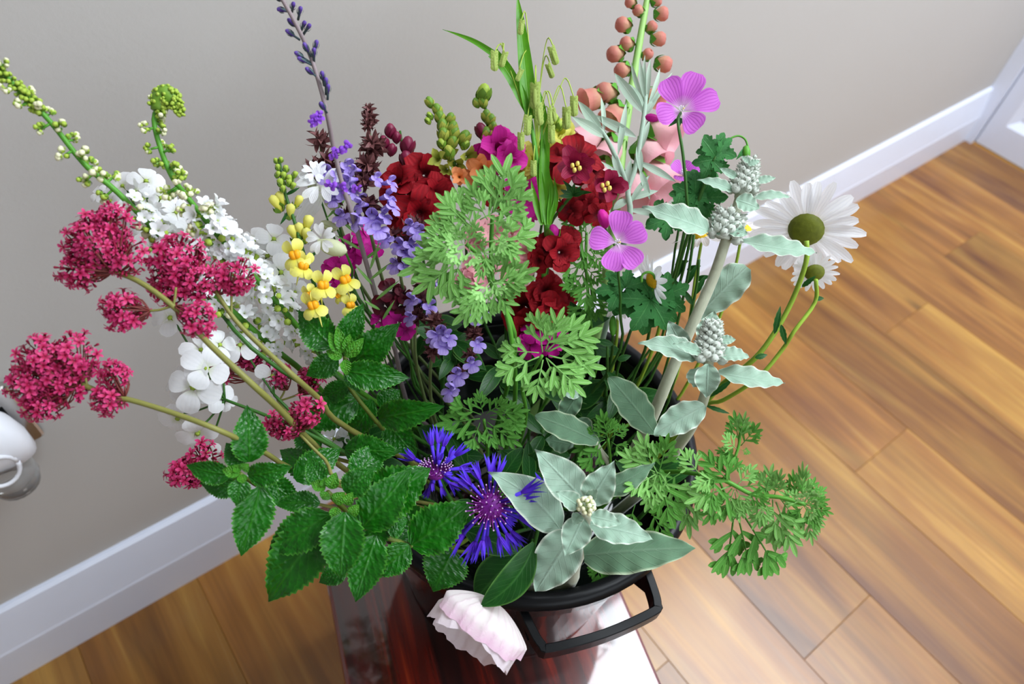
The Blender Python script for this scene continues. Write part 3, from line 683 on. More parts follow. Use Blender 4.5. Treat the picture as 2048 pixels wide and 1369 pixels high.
rocket('white four-petalled flowers hanging below the red flower heads, before the grey wall', [(450, 800), (540, 835), (640, 880)],
       [(413, 738, 46, 0, .15, -.02), (386, 775, 50, -.3, -.15, -.02), (430, 790, 34, .3, .1), (362, 765, 40, -.8, .4), (355, 838, 40, -.4, -.8), (395, 868, 42, -.1, -.9), (402, 700, 38, .2, .8), (340, 636, 42, -.5, .3), (452, 800, 26, .6, -.2), (440, 690, 34, .4, .4), (415, 905, 30, .2, -.9)], .535, (450, 800))
rocket('single pair of white four-petalled flowers between the two olive stems', [(548, 790), (600, 840), (680, 900)],
       [(545, 752, 34, .2, -.4), (480, 690, 40, -.2, .3), (530, 770, 24, .5, -.5)], .55, (548, 790))
rocket('white flowers mostly hidden behind the mint, low on the left of the bucket', [(672, 880), (720, 900)], [(668, 878, 26, -.2, .1), (700, 868, 24, .3, .3), (652, 900, 18, -.4, 0)], .60, (672, 880))

# ================================================================ RED VALERIAN
def valhead(th, c, r, n, d, hub, ry=None, nb=0.4):
    """a domed head of small florets; hub = where its pedicels meet"""
    ry = ry or r; pc = p3(c, d); h = p3(hub, d); e = Vector((0, 0, 0)); mb = MB(); pts = []
    ax = (pc-h); ax = ax.normalized() if ax.length > 1e-4 else tocam(pc)
    for i in range(n):
        z = 1-2*(i+.5)/n; a = 2.39996*i+rnd(-.2, .2); s = math.sqrt(1-z*z)
        o = Vector((s*cos(a), s*sin(a), z)); loc_ = CR*o.x*W(r, d)+CU*o.y*W(ry, d)-FW*o.z*W(r, d)*.85
        if o.z < -.45: continue
        p = pc+loc_*rnd(.62, 1.06); pts.append((p, loc_.normalized()))
    for i in range(0, len(pts), 3): mb.tube([h, h.lerp(pts[i][0], .5)+pts[i][1]*W(4, d), pts[i][0]-pts[i][1]*W(8, d)], W(1.6, d), 4, sub=2)
    hd = part('flower_head', mb, M_VPED, th)
    for p, o in pts:
        if rnd(0, 1) < nb: inst('bud', ME_VBUD, frameZ(p-o*W(3, d), o+tocam(p)*.2, W(9, d)*rnd(.8, 1.2)), hd)
        else: inst('floret', random.choice(ME_VAL), frameZ(p, o+tocam(p)*.35+Vector((rnd(-.4, .4), rnd(-.4, .4), rnd(-.4, .4))), W(12.5, d)*rnd(.65, 1.25), rnd(0, 6)), hd)
    return hd
def valerian(label, st, wd, heads, d, base, twigs):
    t = T('red_valerian', label, 'flower', base, d, 'red valerian stems'); stem(t, st, wd, M_VSTEM, d)
    for tw in twigs: stem(t, tw[:-1], tw[-1], M_VSTEM, d, False, 'side_stem', n=6)
    for c, r, n, hub in heads: valhead(t, c, r, int(n*1.35), d, hub)
valerian('red valerian stem with the large crimson head in front of the white budded spike', [(215, 540), (275, 562), (345, 612), (420, 690), (500, 765), (560, 820, .03), (640, 900, .09)], (10, 15),
         [((192, 485), 62, 150, (225, 545)), ((160, 540), 44, 60, (225, 545)), ((255, 515), 42, 50, (235, 548)), ((228, 445), 44, 60, (225, 545)), ((247, 622), 43, 74, (300, 622)), ((395, 640), 36, 46, (350, 612))], .455, (345, 612),
         [[(345, 612), (320, 620), (298, 622), 5], [(347, 612), (350, 595), (352, 575), 5]])
valerian('red valerian stem with the round crimson head and smaller right-hand head over the white flowers', [(425, 572), (470, 640), (530, 700), (590, 755), (640, 800, .04), (700, 860, .09)], (8, 14),
         [((352, 525), 58, 130, (370, 575)), ((392, 555), 50, 70, (385, 580)), ((345, 575), 40, 44, (370, 585)), ((475, 553), 38, 52, (463, 590)), ((432, 560), 28, 26, (440, 590))], .47, (470, 640),
         [[(425, 572), (395, 580), (372, 572), 6], [(463, 632), (463, 605), (463, 590), 5]])
valerian('red valerian stem with the large crimson head at the left edge of the photo', [(165, 770), (215, 790), (270, 803), (350, 828), (440, 862), (520, 900, .04), (640, 960, .11)], (11, 12),
         [((92, 735), 64, 140, (150, 775)), ((150, 712), 50, 70, (160, 770)), ((62, 770), 52, 60, (150, 775)), ((88, 810), 38, 46, (150, 775)), ((135, 765), 48, 50, (155, 775)), ((230, 750), 34, 44, (250, 795)), ((215, 800), 32, 40, (250, 800))], .45, (350, 828),
         [[(175, 775), (170, 755), (160, 745), 5], [(262, 800), (245, 790), (235, 775), 4]])
valerian('three small crimson valerian clusters over the white flowers beside the topmost mint', [(555, 800), (600, 850), (680, 920)], (6, 8),
         [((492, 706), 34, 48, (515, 745)), ((442, 745), 24, 24, (500, 760)), ((556, 748), 28, 36, (575, 780)), ((620, 765), 26, 34, (600, 790))], .56, (555, 800),
         [[(555, 800), (530, 765), (512, 742), 4], [(558, 802), (568, 785), (570, 770), 4], [(560, 802), (590, 792), (610, 780), 4]])
valerian('small bright pink valerian cluster just above the left mint leaves', [(600, 870), (650, 920), (720, 980)], (6, 8),
         [((568, 850), 34, 46, (595, 865)), ((612, 825), 34, 46, (598, 862)), ((545, 858), 16, 10, (590, 866))], .505, (600, 870), [])
valerian('small pink valerian cluster peeping out left of the left mint sprig', [(430, 950), (500, 1000, .03), (640, 1010, .1)], (5, 8),
         [((365, 945), 32, 42, (420, 955)), ((410, 915), 30, 36, (425, 950)), ((395, 955), 22, 20, (425, 955))], .51, (430, 950), [])

# ================================================================ MINT
def mint(label, centre, leaves, young, st, d, wst=9):
    t = T('mint_sprig', label, 'herb', centre, d, 'mint sprigs'); stem(t, st, (wst, wst), M_MSTEM, d)
    for b, tp, w, *k in leaves:
        kw = dict(fold=.22, arch=.09, serr=.2, teeth=15, nu=46, nv=8, ab=(.60, 1.05), wave=.02, wf=4)
        a, bb = 0, 0
        if k: kw.update(k[0]); a, bb = kw.pop('a', 0), kw.pop('bb', 0)
        leafp(t, b, tp, w*.92, M_MINT, d, a=a, bb=bb, **kw)
    for b, tp, w in young: leafp(t, b, tp, w*.92, M_MINTL, d-.012, name='young_leaf', fold=.3, arch=.12, serr=.1, teeth=9, nu=14, nv=6, ab=(.6, .95))
    return t
mint('mint sprig standing topmost, in front of the yellow flowers', (690, 715),
     [((665, 695), (597, 622), 74, dict(a=-.3, bb=.2)), ((683, 690), (726, 606), 56, dict(a=.3, bb=.3, fold=.3)), ((704, 728, .01), (800, 646), 78, dict(a=.3, bb=.2)), ((690, 742, -.01), (820, 756), 66, dict(a=.3, bb=-.3)),
      ((676, 718), (612, 752), 54, dict(a=-.4, bb=-.3)), ((700, 740), (720, 785), 42, dict(bb=-.5)), ((662, 690, .01), (625, 640), 44),
      ((757, 836, .03), (890, 812, .01), 72, dict(a=.1, bb=-.1)), ((715, 798, .03), (596, 862, .02), 84, dict(a=-.2, bb=.1, fold=-.1)), ((775, 845, .04), (834, 915, .04), 72, dict(bb=-.3)), ((745, 800, .035), (700, 880, .05), 60), ((760, 815, .045), (800, 780, .05), 56), ((700, 770, .02), (640, 800, .03), 50)],
     [((680, 708), (658, 664), 26), ((686, 706), (674, 652), 26), ((692, 706), (700, 668), 24), ((695, 714), (728, 676), 28), ((684, 716), (652, 702), 24), ((690, 720), (694, 752), 24), ((690, 712), (712, 700), 18)],
     [(690, 715), (697, 770, .015), (750, 840, .03), (800, 897, .06), (850, 960, .1)], .535)
mint('left mint sprig sticking out over the white skirting board', (480, 945),
     [((498, 925), (494, 810), 76, dict(a=.2, bb=.3, fold=.2)), ((462, 950), (373, 931), 54, dict(a=-.3, bb=-.3)), ((496, 952), (586, 932), 58, dict(a=.2, bb=-.3, fold=.25)), ((486, 932), (452, 886), 48, dict(a=-.2)),
      ((482, 958, -.012), (473, 1012, -.012), 46, dict(bb=-.3, fold=.25)), ((520, 975), (482, 1113), 86, dict(a=.1, bb=-.4, arch=.05)), ((478, 972, .01), (400, 966, .01), 56, dict(a=-.3, bb=-.3)), ((520, 960, .01), (556, 1012, .01), 44, dict(a=.3)), ((540, 980, .03), (590, 1000, .04), 50), ((530, 960, .03), (600, 1010, .04), 60)],
     [((480, 948), (444, 940), 26), ((480, 950), (466, 962), 24), ((484, 940), (498, 928), 24), ((482, 950), (488, 968), 22), ((480, 944), (468, 930), 20), ((478, 946), (470, 944), 16)],
     [(480, 948), (520, 975, .02), (580, 1000, .05), (680, 1030, .09)], .47)
mint('front mint sprig with the largest leaves drooping over the bucket edge and wood floor', (652, 985),
     [((645, 972, -.01), (617, 917), 44, dict(a=-.2, bb=.3)), ((690, 985, -.01), (752, 931, -.01), 60, dict(a=.3, bb=.2, fold=.3)), ((640, 1008), (549, 1010), 50, dict(a=-.2, bb=.4)),
      ((725, 1055), (823, 936), 96, dict(a=.2, bb=.2, fold=.22)), ((690, 1025, -.012), (681, 1160, -.01), 92, dict(a=-.1, bb=-.4)), ((752, 1072), (711, 1205, -.005), 84, dict(a=-.2, bb=-.3, fold=.2)),
      ((655, 1030, .0), (537, 1204, .01), 122, dict(a=-.2, bb=-.2)), ((660, 1030, -.006), (536, 1105, .0), 88, dict(a=-.2, bb=-.1)), ((740, 1010, .02), (862, 936, .02), 118, dict(a=.3, bb=.1)), ((770, 1050, .025), (815, 1040, .03), 70),
      ((818, 1090, .02), (742, 1153, .02), 72, dict(bb=-.4)), ((590, 960, .03), (682, 898, .05), 76), ((690, 900, .06), (800, 905, .05), 78, dict(fold=-.1)), ((692, 1135, .03), (638, 1166, .03), 52), ((650, 960, .04), (560, 900, .06), 70), ((720, 1090, .03), (790, 1010, .03), 84), ((640, 900, .07), (590, 860, .08), 70), ((710, 960, .04), (760, 890, .06), 80)],
     [((648, 976), (622, 966), 26), ((652, 974), (650, 955), 26), ((660, 978), (672, 945), 30), ((655, 985), (645, 1000), 26), ((668, 1005), (690, 985), 30), ((672, 1015), (668, 1040), 26), ((650, 980), (640, 975), 18), ((690, 1010), (706, 985), 26), ((700, 1030), (718, 1010), 26)],
     [(655, 985), (690, 1020, .015), (740, 1062, .03), (825, 1092, .05), (900, 1100, .09)], .485, 11)
mint('broad rounded mint leaf pair tucked under the blue flowers at the bucket edge', (825, 1090),
     [((822, 1092), (947, 1004), 104, dict(fold=.06, arch=.05)), ((905, 1100, .02), (866, 1184, .015), 104, dict(fold=.06, bb=-.2)), ((835, 1080, .03), (800, 1000, .04), 90)],
     [], [(822, 1092), (870, 1100, .04), (930, 1105, .08)], .525)

# ================================================================ VIOLET TOADFLAX SPIKE
d = .49
t = T('violet_toadflax', 'tall mauve-grey stem with small violet buds leaning left to the top edge of the photo', 'flower', (705, 430), d)
LN = [(548, -30, -.01), (590, 45, -.01), (622, 115), (650, 210), (668, 300, .02), (685, 370, .03), (705, 430, .04), (725, 500, .06), (760, 620, .1), (790, 700, .14), (830, 830, .2)]
stem(t, LN, (8, 13), M_TSTEM, d)
for x, y, bx, by in ((557, -4, 572, 6), (563, 20, 580, 24), (600, 22, 596, 40), (583, 45, 600, 62), (607, 50, 600, 66), (580, 66, 600, 80), (612, 95, 624, 118), (632, 90, 626, 118), (598, 110, 622, 126), (604, 120, 624, 130), (619, 142, 636, 156), (645, 152, 648, 172), (656, 178, 655, 200), (645, 212, 654, 226), (652, 165, 652, 190), (616, 55, 606, 70), (586, 12, 584, 24), (628, 105, 628, 124)):
    p = p3((x, y), d-.005); b = p3((bx, by), d); inst('bud', ME_TBUD, frameZ(p, (p-b), W(16, d)), t)
    part('pedicel', MB().tube([b, p], W(2.5, d), 4), M_TCAL, t)
for x, y, r in ((632, 238, 14), (624, 246, 10), (676, 303, 15), (692, 293, 14), (662, 370, 14), (688, 376, 13), (714, 378, 13), (640, 232, 12), (668, 312, 12)): bl(t, ME_PTOAD, (x, y, -.01), r, d, rnd(-.6, .6), rnd(-.2, .4), 'flower')
for b, e in (((690, 400), (650, 440)), ((700, 430), (745, 400)), ((715, 470), (660, 420)), ((722, 500), (670, 470)), ((728, 520), (770, 490)), ((740, 560), (790, 520)), ((745, 570), (710, 530)), ((752, 600), (800, 560)), ((760, 620), (725, 600)), ((740, 540), (760, 480)), ((765, 640), (790, 600))):
    leafp(t, b+(.07,), e+(.06,), 7, M_WORM, d, name='narrow_leaf', nu=6, nv=2)

# ================================================================ YELLOW TOADFLAX
d = .53
t = T('yellow_toadflax', 'yellow toadflax spike with orange-lipped flowers above the topmost mint', 'flower', (600, 480), d)
stem(t, [(558, 318), (570, 385), (588, 440), (605, 500), (625, 560, .02), (650, 620, .05), (720, 760, .12)], (6, 9), M_DGREEN, d)
for x, y, r in ((552, 322, 7), (562, 320, 7), (556, 335, 8), (572, 338, 9), (556, 350, 9), (568, 352, 10), (580, 358, 10), (590, 350, 9), (562, 366, 11), (578, 366, 10), (566, 378, 9), (586, 372, 9)):
    p = p3((x, y), d-.005); inst('bud', ME_YTG, frameZ(p, CU+CR*rnd(-.5, .5)+tocam(p)*.5, W(r*1.6, d)), t)
for x, y, r, a in ((553, 408, 22, -.6), (562, 398, 18, -.4), (581, 424, 20, .1), (596, 404, 17, .5), (615, 448, 22, .3), (588, 468, 22, -.5), (612, 472, 20, .1), (600, 462, 20, -.2)):
    p = p3((x, y), d); inst('bud', ME_YTBUD, frameZ(p, CU*1.0+CR*a+tocam(p)*.5, W(r*1.45, d)), t)
for x, y, r, a, b, up in ((592, 512, 36, -.2, .1, (-.3, 1)), (605, 532, 32, .2, -.1, (.2, 1)), (645, 572, 34, .2, .2, (-.1, 1)), (628, 612, 34, -.1, -.2, (-.3, 1)), (622, 590, 24, -.4, .2, (-.4, 1))): bl(t, ME_YTOAD, (x, y, -.01), r, d, a, b, 'flower', up=up)
for b, e in (((572, 390), (600, 375)), ((580, 420), (560, 450)), ((600, 480), (625, 460)), ((610, 520), (640, 500))): leafp(t, b, e, 7, M_DLEAF, d, name='narrow_leaf', nu=6, nv=2)
t = T('yellow_toadflax', 'small yellow toadflax flower standing right of the main yellow spike', 'flower', (695, 600), .55)
stem(t, [(690, 560), (695, 620), (720, 700, .05)], (5, 7), M_DGREEN, .55)
for x, y, r, a, b, up in ((690, 562, 34, .2, .1, (-.5, 1)), (700, 612, 26, .3, -.2, (-.2, 1)), (678, 592, 18, -.5, 0, (-.6, 1))): bl(t, ME_YTOAD, (x, y, -.01), r, .55, a, b, 'flower', up=up)

# ================================================================ BLADDER CAMPION
def campion(label, flowers, st, d, base):
    t = T('bladder_campion', label, 'flower', base, d, 'white bladder campions'); stem(t, st, (5, 6), M_DGREEN, d)
    for (cx, cy, r, n), (x0, y0), (x1, y1), w in flowers:
        q0, q1 = p3((x0, y0), d), p3((x1, y1), d); n1 = (q1-q0).normalized()
        M = frameZ(q0, n1, 1); L = (q1-q0).length; ww = W(w, d)/2
        part('calyx', MB().lathe([(ww*.15, 0), (ww*.7, L*.12), (ww, L*.4), (ww*.9, L*.7), (ww*.55, L*.93), (ww*.5, L)], M, 12), M_CAMP, t)
        for k in range(n):
            a = 2*pi*k/n+.3; M2 = frameZ(p3((cx, cy), d-.008), (n1*.5+tocam(q1)).normalized(), W(r, d))
            for s in (-.16, .16):
                mb = MB().leaf(Vector((cos(a), sin(a), 0))*.12, Vector((cos(a+s*1.5), sin(a+s*1.5), .12)), .38, UP, (1.1, .5), .1, .1, nu=5, nv=3); part('petal', loc(mb, M2), M_WPET, t)
campion('bladder campion with large white split petals left of the mauve stem', [((640, 368, 46, 5), (672, 420), (650, 378), 30), ((628, 345, 24, 5), (622, 385), (626, 350), 18)], [(672, 420), (690, 500, .03), (720, 600, .08)], .545, (672, 420))
campion('bladder campion with a striped cream balloon calyx and notched white flower, above yellow toadflax', [((643, 478, 32, 5), (694, 504), (636, 486), 34)], [(690, 502), (705, 540, .02), (730, 620, .06)], .53, (690, 502))
t2 = T('bladder_campion_bud', 'closed cream bladder campion bud left of the mauve stem, above the striped calyx', 'flower', (668, 455), .55)
part('calyx', MB().ball(p3((658, 452), .55), W(10, .55), p3((680, 462), .55)-p3((640, 446), .55), 1.9, 10, 7), M_CAMP, t2); stem(t2, [(675, 460), (700, 520, .03), (730, 600, .06)], 4, M_DGREEN, .55)
t2 = T('white_trumpet_flower', 'long white tapering petal pointing down left of the bladder campion', 'flower', (630, 400), .57)
stem(t2, [(640, 395), (670, 480, .03), (720, 600, .08)], 4, M_DGREEN, .57)
for b, e, w in (((642, 388), (592, 448), 34), ((640, 380), (606, 372), 30), ((645, 385), (650, 345), 34)): leafp(t2, b, e, w, M_WPET, .57, name='petal', fold=.3)

# ================================================================ SWEET WILLIAMS
def pinks(label, fl, st, d, base, me):
    t = T('sweet_william', label, 'flower', base, d); stem(t, st, (5, 7), M_DGREEN, d)
    for x, y, r, a, b in fl: bl(t, me, (x, y), r, d, a, b)
    return t
pinks('vivid magenta sweet william head behind the mauve stem', [(742, 488, 36, .2, .4), (702, 494, 30, -.2, .3), (728, 470, 26, .1, .6), (700, 516, 24, 0, -.2)], [(720, 500, .01), (745, 560, .04), (790, 680, .1)], .575, (720, 500), ME_MAG)
pinks('vivid magenta sweet william flower between the yellow flowers', [(682, 540, 30, -.1, .1), (664, 536, 24, -.5, .2), (676, 558, 20, 0, -.4)], [(682, 545, .01), (720, 620, .04), (780, 720, .1)], .565, (682, 545), ME_MAG)
pinks('bright pink sweet william right of the topmost mint tip', [(797, 646, 30, .4, .2), (760, 642, 22, -.3, .5), (812, 660, 22, .5, -.2)], [(790, 650, .01), (820, 720, .04), (850, 800, .08)], .58, (790, 650), ME_MAG)
t = pinks('dark maroon sweet william head in shade below the sage', [(782, 582, 26, 0, .2), (770, 612, 26, -.3, -.1), (800, 610, 24, .3, -.1), (806, 590, 20, .6, .1)], [(785, 600, .01), (810, 680, .04), (850, 800, .08)], .58, (785, 600), ME_MARF)
pinks('magenta sweet william showing through the leaves of the middle wormwood', [(1075, 660, 34, -.2, .3), (1110, 645, 30, .2, .4), (1060, 690, 30, -.3, 0), (1118, 668, 22, .4, .1), (1100, 690, 26, 0, -.2)], [(1080, 680, .02), (1080, 740, .05), (1080, 820, .1)], .62, (1080, 680), ME_MAG)

# ================================================================ SAGE
def sage(label, st, whorls, d, base):
    t = T('sage_spike', label, 'flower', base, d, 'lavender flowered sage'); stem(t, st, (5, 8), M_SSTEM, d)
    for x, y, r, nc, fl in whorls:
        for k in range(nc):
            a = 2*pi*k/max(nc, 1)+rnd(-.3, .3); p = p3((x, y), d-.004); o = CR*cos(a)+CU*(sin(a)*.8+.25)+tocam(p)*.5
            inst('calyx', random.choice(ME_SCAL), frameZ(p, o, W(r, d)*rnd(.85, 1.15), rnd(0, 6)), t)
        for fx, fy, fr in fl:
            p = p3((x+fx, y+fy), d-.018); o = CR*fx+CU*(-fy)*1.0+tocam(p)*22
            inst('flower', ME_SAGE, frame(p-o.normalized()*W(fr*.5, d), CU*1.0+CR*rnd(-.3, .3), o, W(fr, d)), t)
sage('tall brown-tipped sage spike with lavender flowers standing in front of the dark red snapdragon', [(737, 215), (738, 260), (746, 300), (736, 350), (728, 400), (742, 470, .01), (765, 560, .04), (800, 680, .1)],
     [(737, 218, 15, 4, []), (738, 238, 18, 6, []), (736, 252, 16, 5, []), (746, 292, 28, 8, []), (735, 332, 28, 8, [(-30, 10, 16)]), (728, 362, 24, 7, [(-38, -2, 22), (30, -6, 20)]), (738, 410, 24, 7, [(48, -52, 22), (46, -20, 24), (52, 6, 26), (-24, 0, 22)]), (744, 440, 22, 5, [(0, -2, 32), (-38, 2, 26), (14, 30, 26), (30, -10, 22)])], .545, (742, 470))
sage('sage spike with lavender flowers close behind the mauve stem, left of the tallest sage', [(640, 280), (648, 340), (665, 400), (690, 480, .03), (740, 600, .08)],
     [(640, 282, 26, 4, []), (630, 338, 24, 6, []), (655, 322, 24, 5, []), (652, 352, 24, 6, [(0, -8, 28), (48, -24, 26), (30, -4, 26), (55, 10, 24)]), (672, 390, 22, 5, [(10, -14, 24), (36, -8, 26), (56, 12, 22), (-6, 16, 20)]), (690, 432, 20, 4, [(-10, 4, 24), (24, 14, 24)])], .555, (665, 400))
sage('sage spike with lavender flowers between the dark red snapdragon and the pale wormwood', [(832, 452), (815, 500), (800, 540, .01), (820, 640, .05), (850, 760, .1)],
     [(830, 455, 24, 5, [(-12, -6, 22), (8, 14, 24)]), (812, 490, 24, 7, [(18, 0, 28), (-18, 4, 24), (4, 26, 26)]), (800, 530, 20, 5, [(-14, 2, 22), (14, 8, 22)]), (786, 470, 22, 4, [(-16, 14, 24)])], .555, (800, 540))
sage('shaded sage spike with brown calyxes below the pale wormwood', [(848, 560), (838, 620, .01), (830, 700, .03), (850, 800, .08)],
     [(846, 566, 22, 6, [(38, 4, 18)]), (842, 598, 24, 8, [(-24, 8, 26), (20, 22, 24)]), (834, 632, 22, 6, [(-18, 6, 20)]), (868, 640, 20, 4, [])], .575, (838, 620))
sage('sage spike with lavender flowers right of the topmost mint sprig', [(872, 630), (868, 680, .01), (860, 760, .04), (870, 840, .08)],
     [(868, 640, 20, 5, []), (876, 672, 26, 7, [(6, -8, 30), (26, 6, 24), (10, 26, 24), (-10, 8, 22)]), (866, 704, 20, 5, [])], .56, (868, 680))
sage('lowest sage spike with small lavender flowers in the dark heart of the bouquet', [(955, 622), (944, 680, .01), (930, 740, .03), (915, 820, .07)],
     [(956, 630, 20, 5, [(-4, 6, 22), (10, -8, 18)]), (948, 668, 20, 6, [(8, 28, 22)]), (940, 712, 18, 5, [(6, 24, 22)]), (920, 748, 18, 4, [(-6, 6, 26), (-20, 46, 26)])], .575, (944, 680))

# ================================================================ SNAPDRAGONS
def snap(label, st, buds, blooms, d, base, mb_=M_BUDG, wst=7, grp='snapdragons', bmat=None):
    t = T('snapdragon', label, 'flower', base, d, grp); stem(t, st, (wst*.7, wst), M_DGREEN, d)
    for x, y, r, a, *m in buds:
        p = p3((x, y), d-.004); mm = m[0] if m else mb_
        ax = (CU+CR*a+tocam(p)*.4)
        q = MB().ball(p, W(r, d)*.62, ax, 1.45, 9, 6)
        for k in range(4):
            an = 2*pi*k/4+rnd(0, 1); o = CR*cos(an)+tocam(p)*sin(an); q.leaf(p-ax.normalized()*W(r*.95, d), p+o*W(r*.72, d)+ax.normalized()*W(r*.5, d), W(r*1.0, d), o, (.7, .8), -.25, .15, nu=5, nv=4, mi=0 if (m and m[0] is M_BURB) else (1 if m else 2))
        part('bud', q, [mm, M_BUDG, M_OLB], t)
    for me, x, y, r, a, b in blooms: bl(t, me, (x, y, rnd(-.01, .01)), r, d, a, b)
    return t
snap('dark velvet red snapdragon with burgundy buds on top, left of the pale wormwood', [(800, 262), (812, 330), (832, 400), (840, 480, .02), (860, 600, .06), (880, 760, .12)],
     [(781, 262, 17, -.1, M_BURB), (815, 292, 22, .1, M_BURB), (812, 318, 20, 0, M_BURB), (768, 285, 16, -.2, M_BURB), (783, 300, 15, .2, M_BURB), (793, 275, 14, 0, M_BURB)],
     [(ME_RED, 848, 352, 46, .3, .3), (ME_RED, 812, 392, 48, -.3, .1), (ME_RED, 866, 388, 40, .5, .1), (ME_RED, 838, 425, 50, .1, -.2), (ME_RED, 818, 440, 42, -.3, -.4), (ME_RED, 800, 365, 36, -.5, .3)], .61, (840, 480))
snap('olive-yellow snapdragon bud spike left of the magenta snapdragon', [(862, 205), (885, 250), (900, 300), (915, 350, .01), (930, 450, .05), (950, 600, .12)],
     [(860, 205, 14, -.4), (875, 220, 15, -.3), (860, 232, 10, -.6, M_LIME), (856, 242, 9, -.6, M_LIME), (880, 235, 16, -.1), (900, 238, 15, .3), (886, 252, 18, -.2), (905, 256, 17, .3), (888, 270, 19, -.2), (908, 268, 18, .3), (884, 288, 14, -.3, M_LIME), (905, 284, 17, .2), (928, 276, 19, .5), (930, 290, 13, .6, M_LIME), (898, 306, 18, -.2, M_OLB)],
     [(ME_OLB, 882, 320, 20, -.5, .2), (ME_OLB, 900, 312, 18, 0, .2), (ME_OLB, 932, 314, 21, .5, .1), (ME_OLB, 912, 328, 20, .1, -.2), (ME_APR, 918, 355, 17, .1, .1), (ME_OLB, 895, 338, 15, -.3, -.2)], .60, (915, 350))
snap('magenta snapdragon with a tall green bud spike above it', [(968, 180), (972, 225), (978, 270), (990, 320), (1000, 420, .04), (1005, 560, .1)],
     [(967, 188, 23, .15, M_LIME), (966, 205, 14, -.2), (972, 232, 15, .1), (953, 206, 12, -.4), (980, 240, 15, .4), (963, 262, 19, -.3, M_BURB), (972, 270, 19, 0), (985, 255, 14, .3)],
     [(ME_HOT, 995, 300, 44, .2, .3), (ME_HOT, 980, 318, 36, -.2, 0), (ME_HOT, 1012, 318, 34, .4, 0), (ME_HOT, 1000, 278, 24, .1, .8), (ME_APR, 968, 334, 26, -.3, -.2), (ME_APR, 950, 348, 18, -.3, -.2), (ME_HOT, 1042, 392, 42, .2, -.2), (ME_HOT, 1056, 415, 30, .4, -.4), (ME_HOT, 975, 372, 28, -.3, 0)], .60, (990, 320))
snap('pale yellow snapdragon behind the grass blades', [(1104, 225), (1100, 280), (1090, 340), (1085, 440, .05), (1060, 600, .12)],
     [(1108, 240, 16, 0, M_LIME), (1092, 252, 14, -.3, M_LIME), (1118, 252, 13, .3, M_LIME)],
     [(ME_YSN, 1118, 276, 34, .3, .3), (ME_YSN, 1130, 288, 26, .5, 0), (ME_YSN, 1060, 322, 38, -.3, .1), (ME_YSN, 1048, 336, 30, -.5, -.1), (ME_YSN, 1072, 352, 32, 0, -.3), (ME_YSN, 1110, 372, 24, .2, -.2), (ME_YSN, 1100, 305, 30, .1, .1)], .62, (1090, 340))
snap('deep red snapdragon with a pink throat right of the pale wormwood', [(1104, 462), (1098, 520, .02), (1080, 640, .05), (1060, 760, .1)],
     [(1106, 468, 22, -.1, M_HOT)],
     [(ME_RED, 1092, 500, 34, -.2, 0), (ME_RED, 1118, 505, 38, .3, -.1), (ME_RED, 1132, 480, 28, .4, .3), (ME_RED, 1080, 520, 26, -.4, -.3)], .59, (1098, 520))
snap('deep red snapdragon in shade behind the stem of the pale wormwood', [(1085, 545), (1070, 620), (1060, 700, .03), (1050, 800, .08)],
     [], [(ME_RED, 1090, 585, 44, .2, .2), (ME_RED, 1052, 615, 46, -.2, .1), (ME_RED, 1095, 620, 40, .3, -.1), (ME_RED, 1050, 655, 40, -.2, -.3), (ME_RED, 1120, 600, 34, .4, 0), (ME_RED, 1035, 590, 32, -.5, .2)], .63, (1070, 620))
snap('pale pink snapdragon mostly hidden behind the pale wormwood', [(1000, 450), (1005, 520), (1010, 600, .02), (1010, 740, .08)],
     [], [(ME_PNK, 1042, 508, 38, .3, .2), (ME_PNK, 962, 540, 34, -.2, 0), (ME_PNK, 1030, 540, 34, .2, -.2), (ME_PNK, 985, 470, 34, -.1, .3), (ME_PNK, 960, 480, 28, -.3, .1), (ME_PNK, 1020, 470, 30, .3, .3), (ME_RED, 995, 395, 26, 0, .2), (ME_PNK, 940, 560, 26, -.4, -.3)], .60, (1005, 520))

# ================================================================ BURGUNDY RUFFLED FLOWERS
d = .57
t = T('burgundy_cup_flower', 'burgundy cup-shaped flowers with yellow stamens and a ruffled crimson back, right of the grass', 'flower', (1150, 390), d)
stem(t, [(1150, 385), (1120, 420, .01), (1095, 470, .03), (1085, 600, .08)], (6, 8), M_DGREEN, d)
for x, y, r, a, b in ((1152, 325, 58, .1, .5), (1180, 345, 40, .5, .2), (1120, 330, 36, -.5, .3)): bl(t, ME_BURF, (x, y, .014), r, d, a, b)
for x, y, r, a, b in ((1152, 336, 33, 0, .15), (1212, 376, 30, .3, .1)):
    q = bl(t, ME_BUR, (x, y, -.01), r, d, a, b, 'cup')
    for k in range(4):
        an = k*1.57+.4; part('stamen', MB().ball(p3((x+8*cos(an), y+7*sin(an)-2, -.026), d), W(4.5, d), UP, 1.3, 6, 4), M_STAM, q)
for x, y, r, a, b in ((1165, 412, 40, 0, -.3), (1190, 408, 34, .4, -.2), (1140, 420, 30, -.3, -.4), (1195, 430, 26, .3, -.5)): bl(t, ME_BURF, (x, y, .01), r, d, a, b)
for k in range(6): leafp(t, (1145, 392, -.004), (1145+28*cos(k*.62-3.3), 388-22*sin(k*.62-.2), -.01), 10, M_DLEAF, d, name='sepal', nu=5, nv=2)
for x, y in ((1125, 360), (1185, 385)): leafp(t, (1148, 385), (x, y, -.012), 9, M_DLEAF, d, name='sepal', nu=5, nv=2)

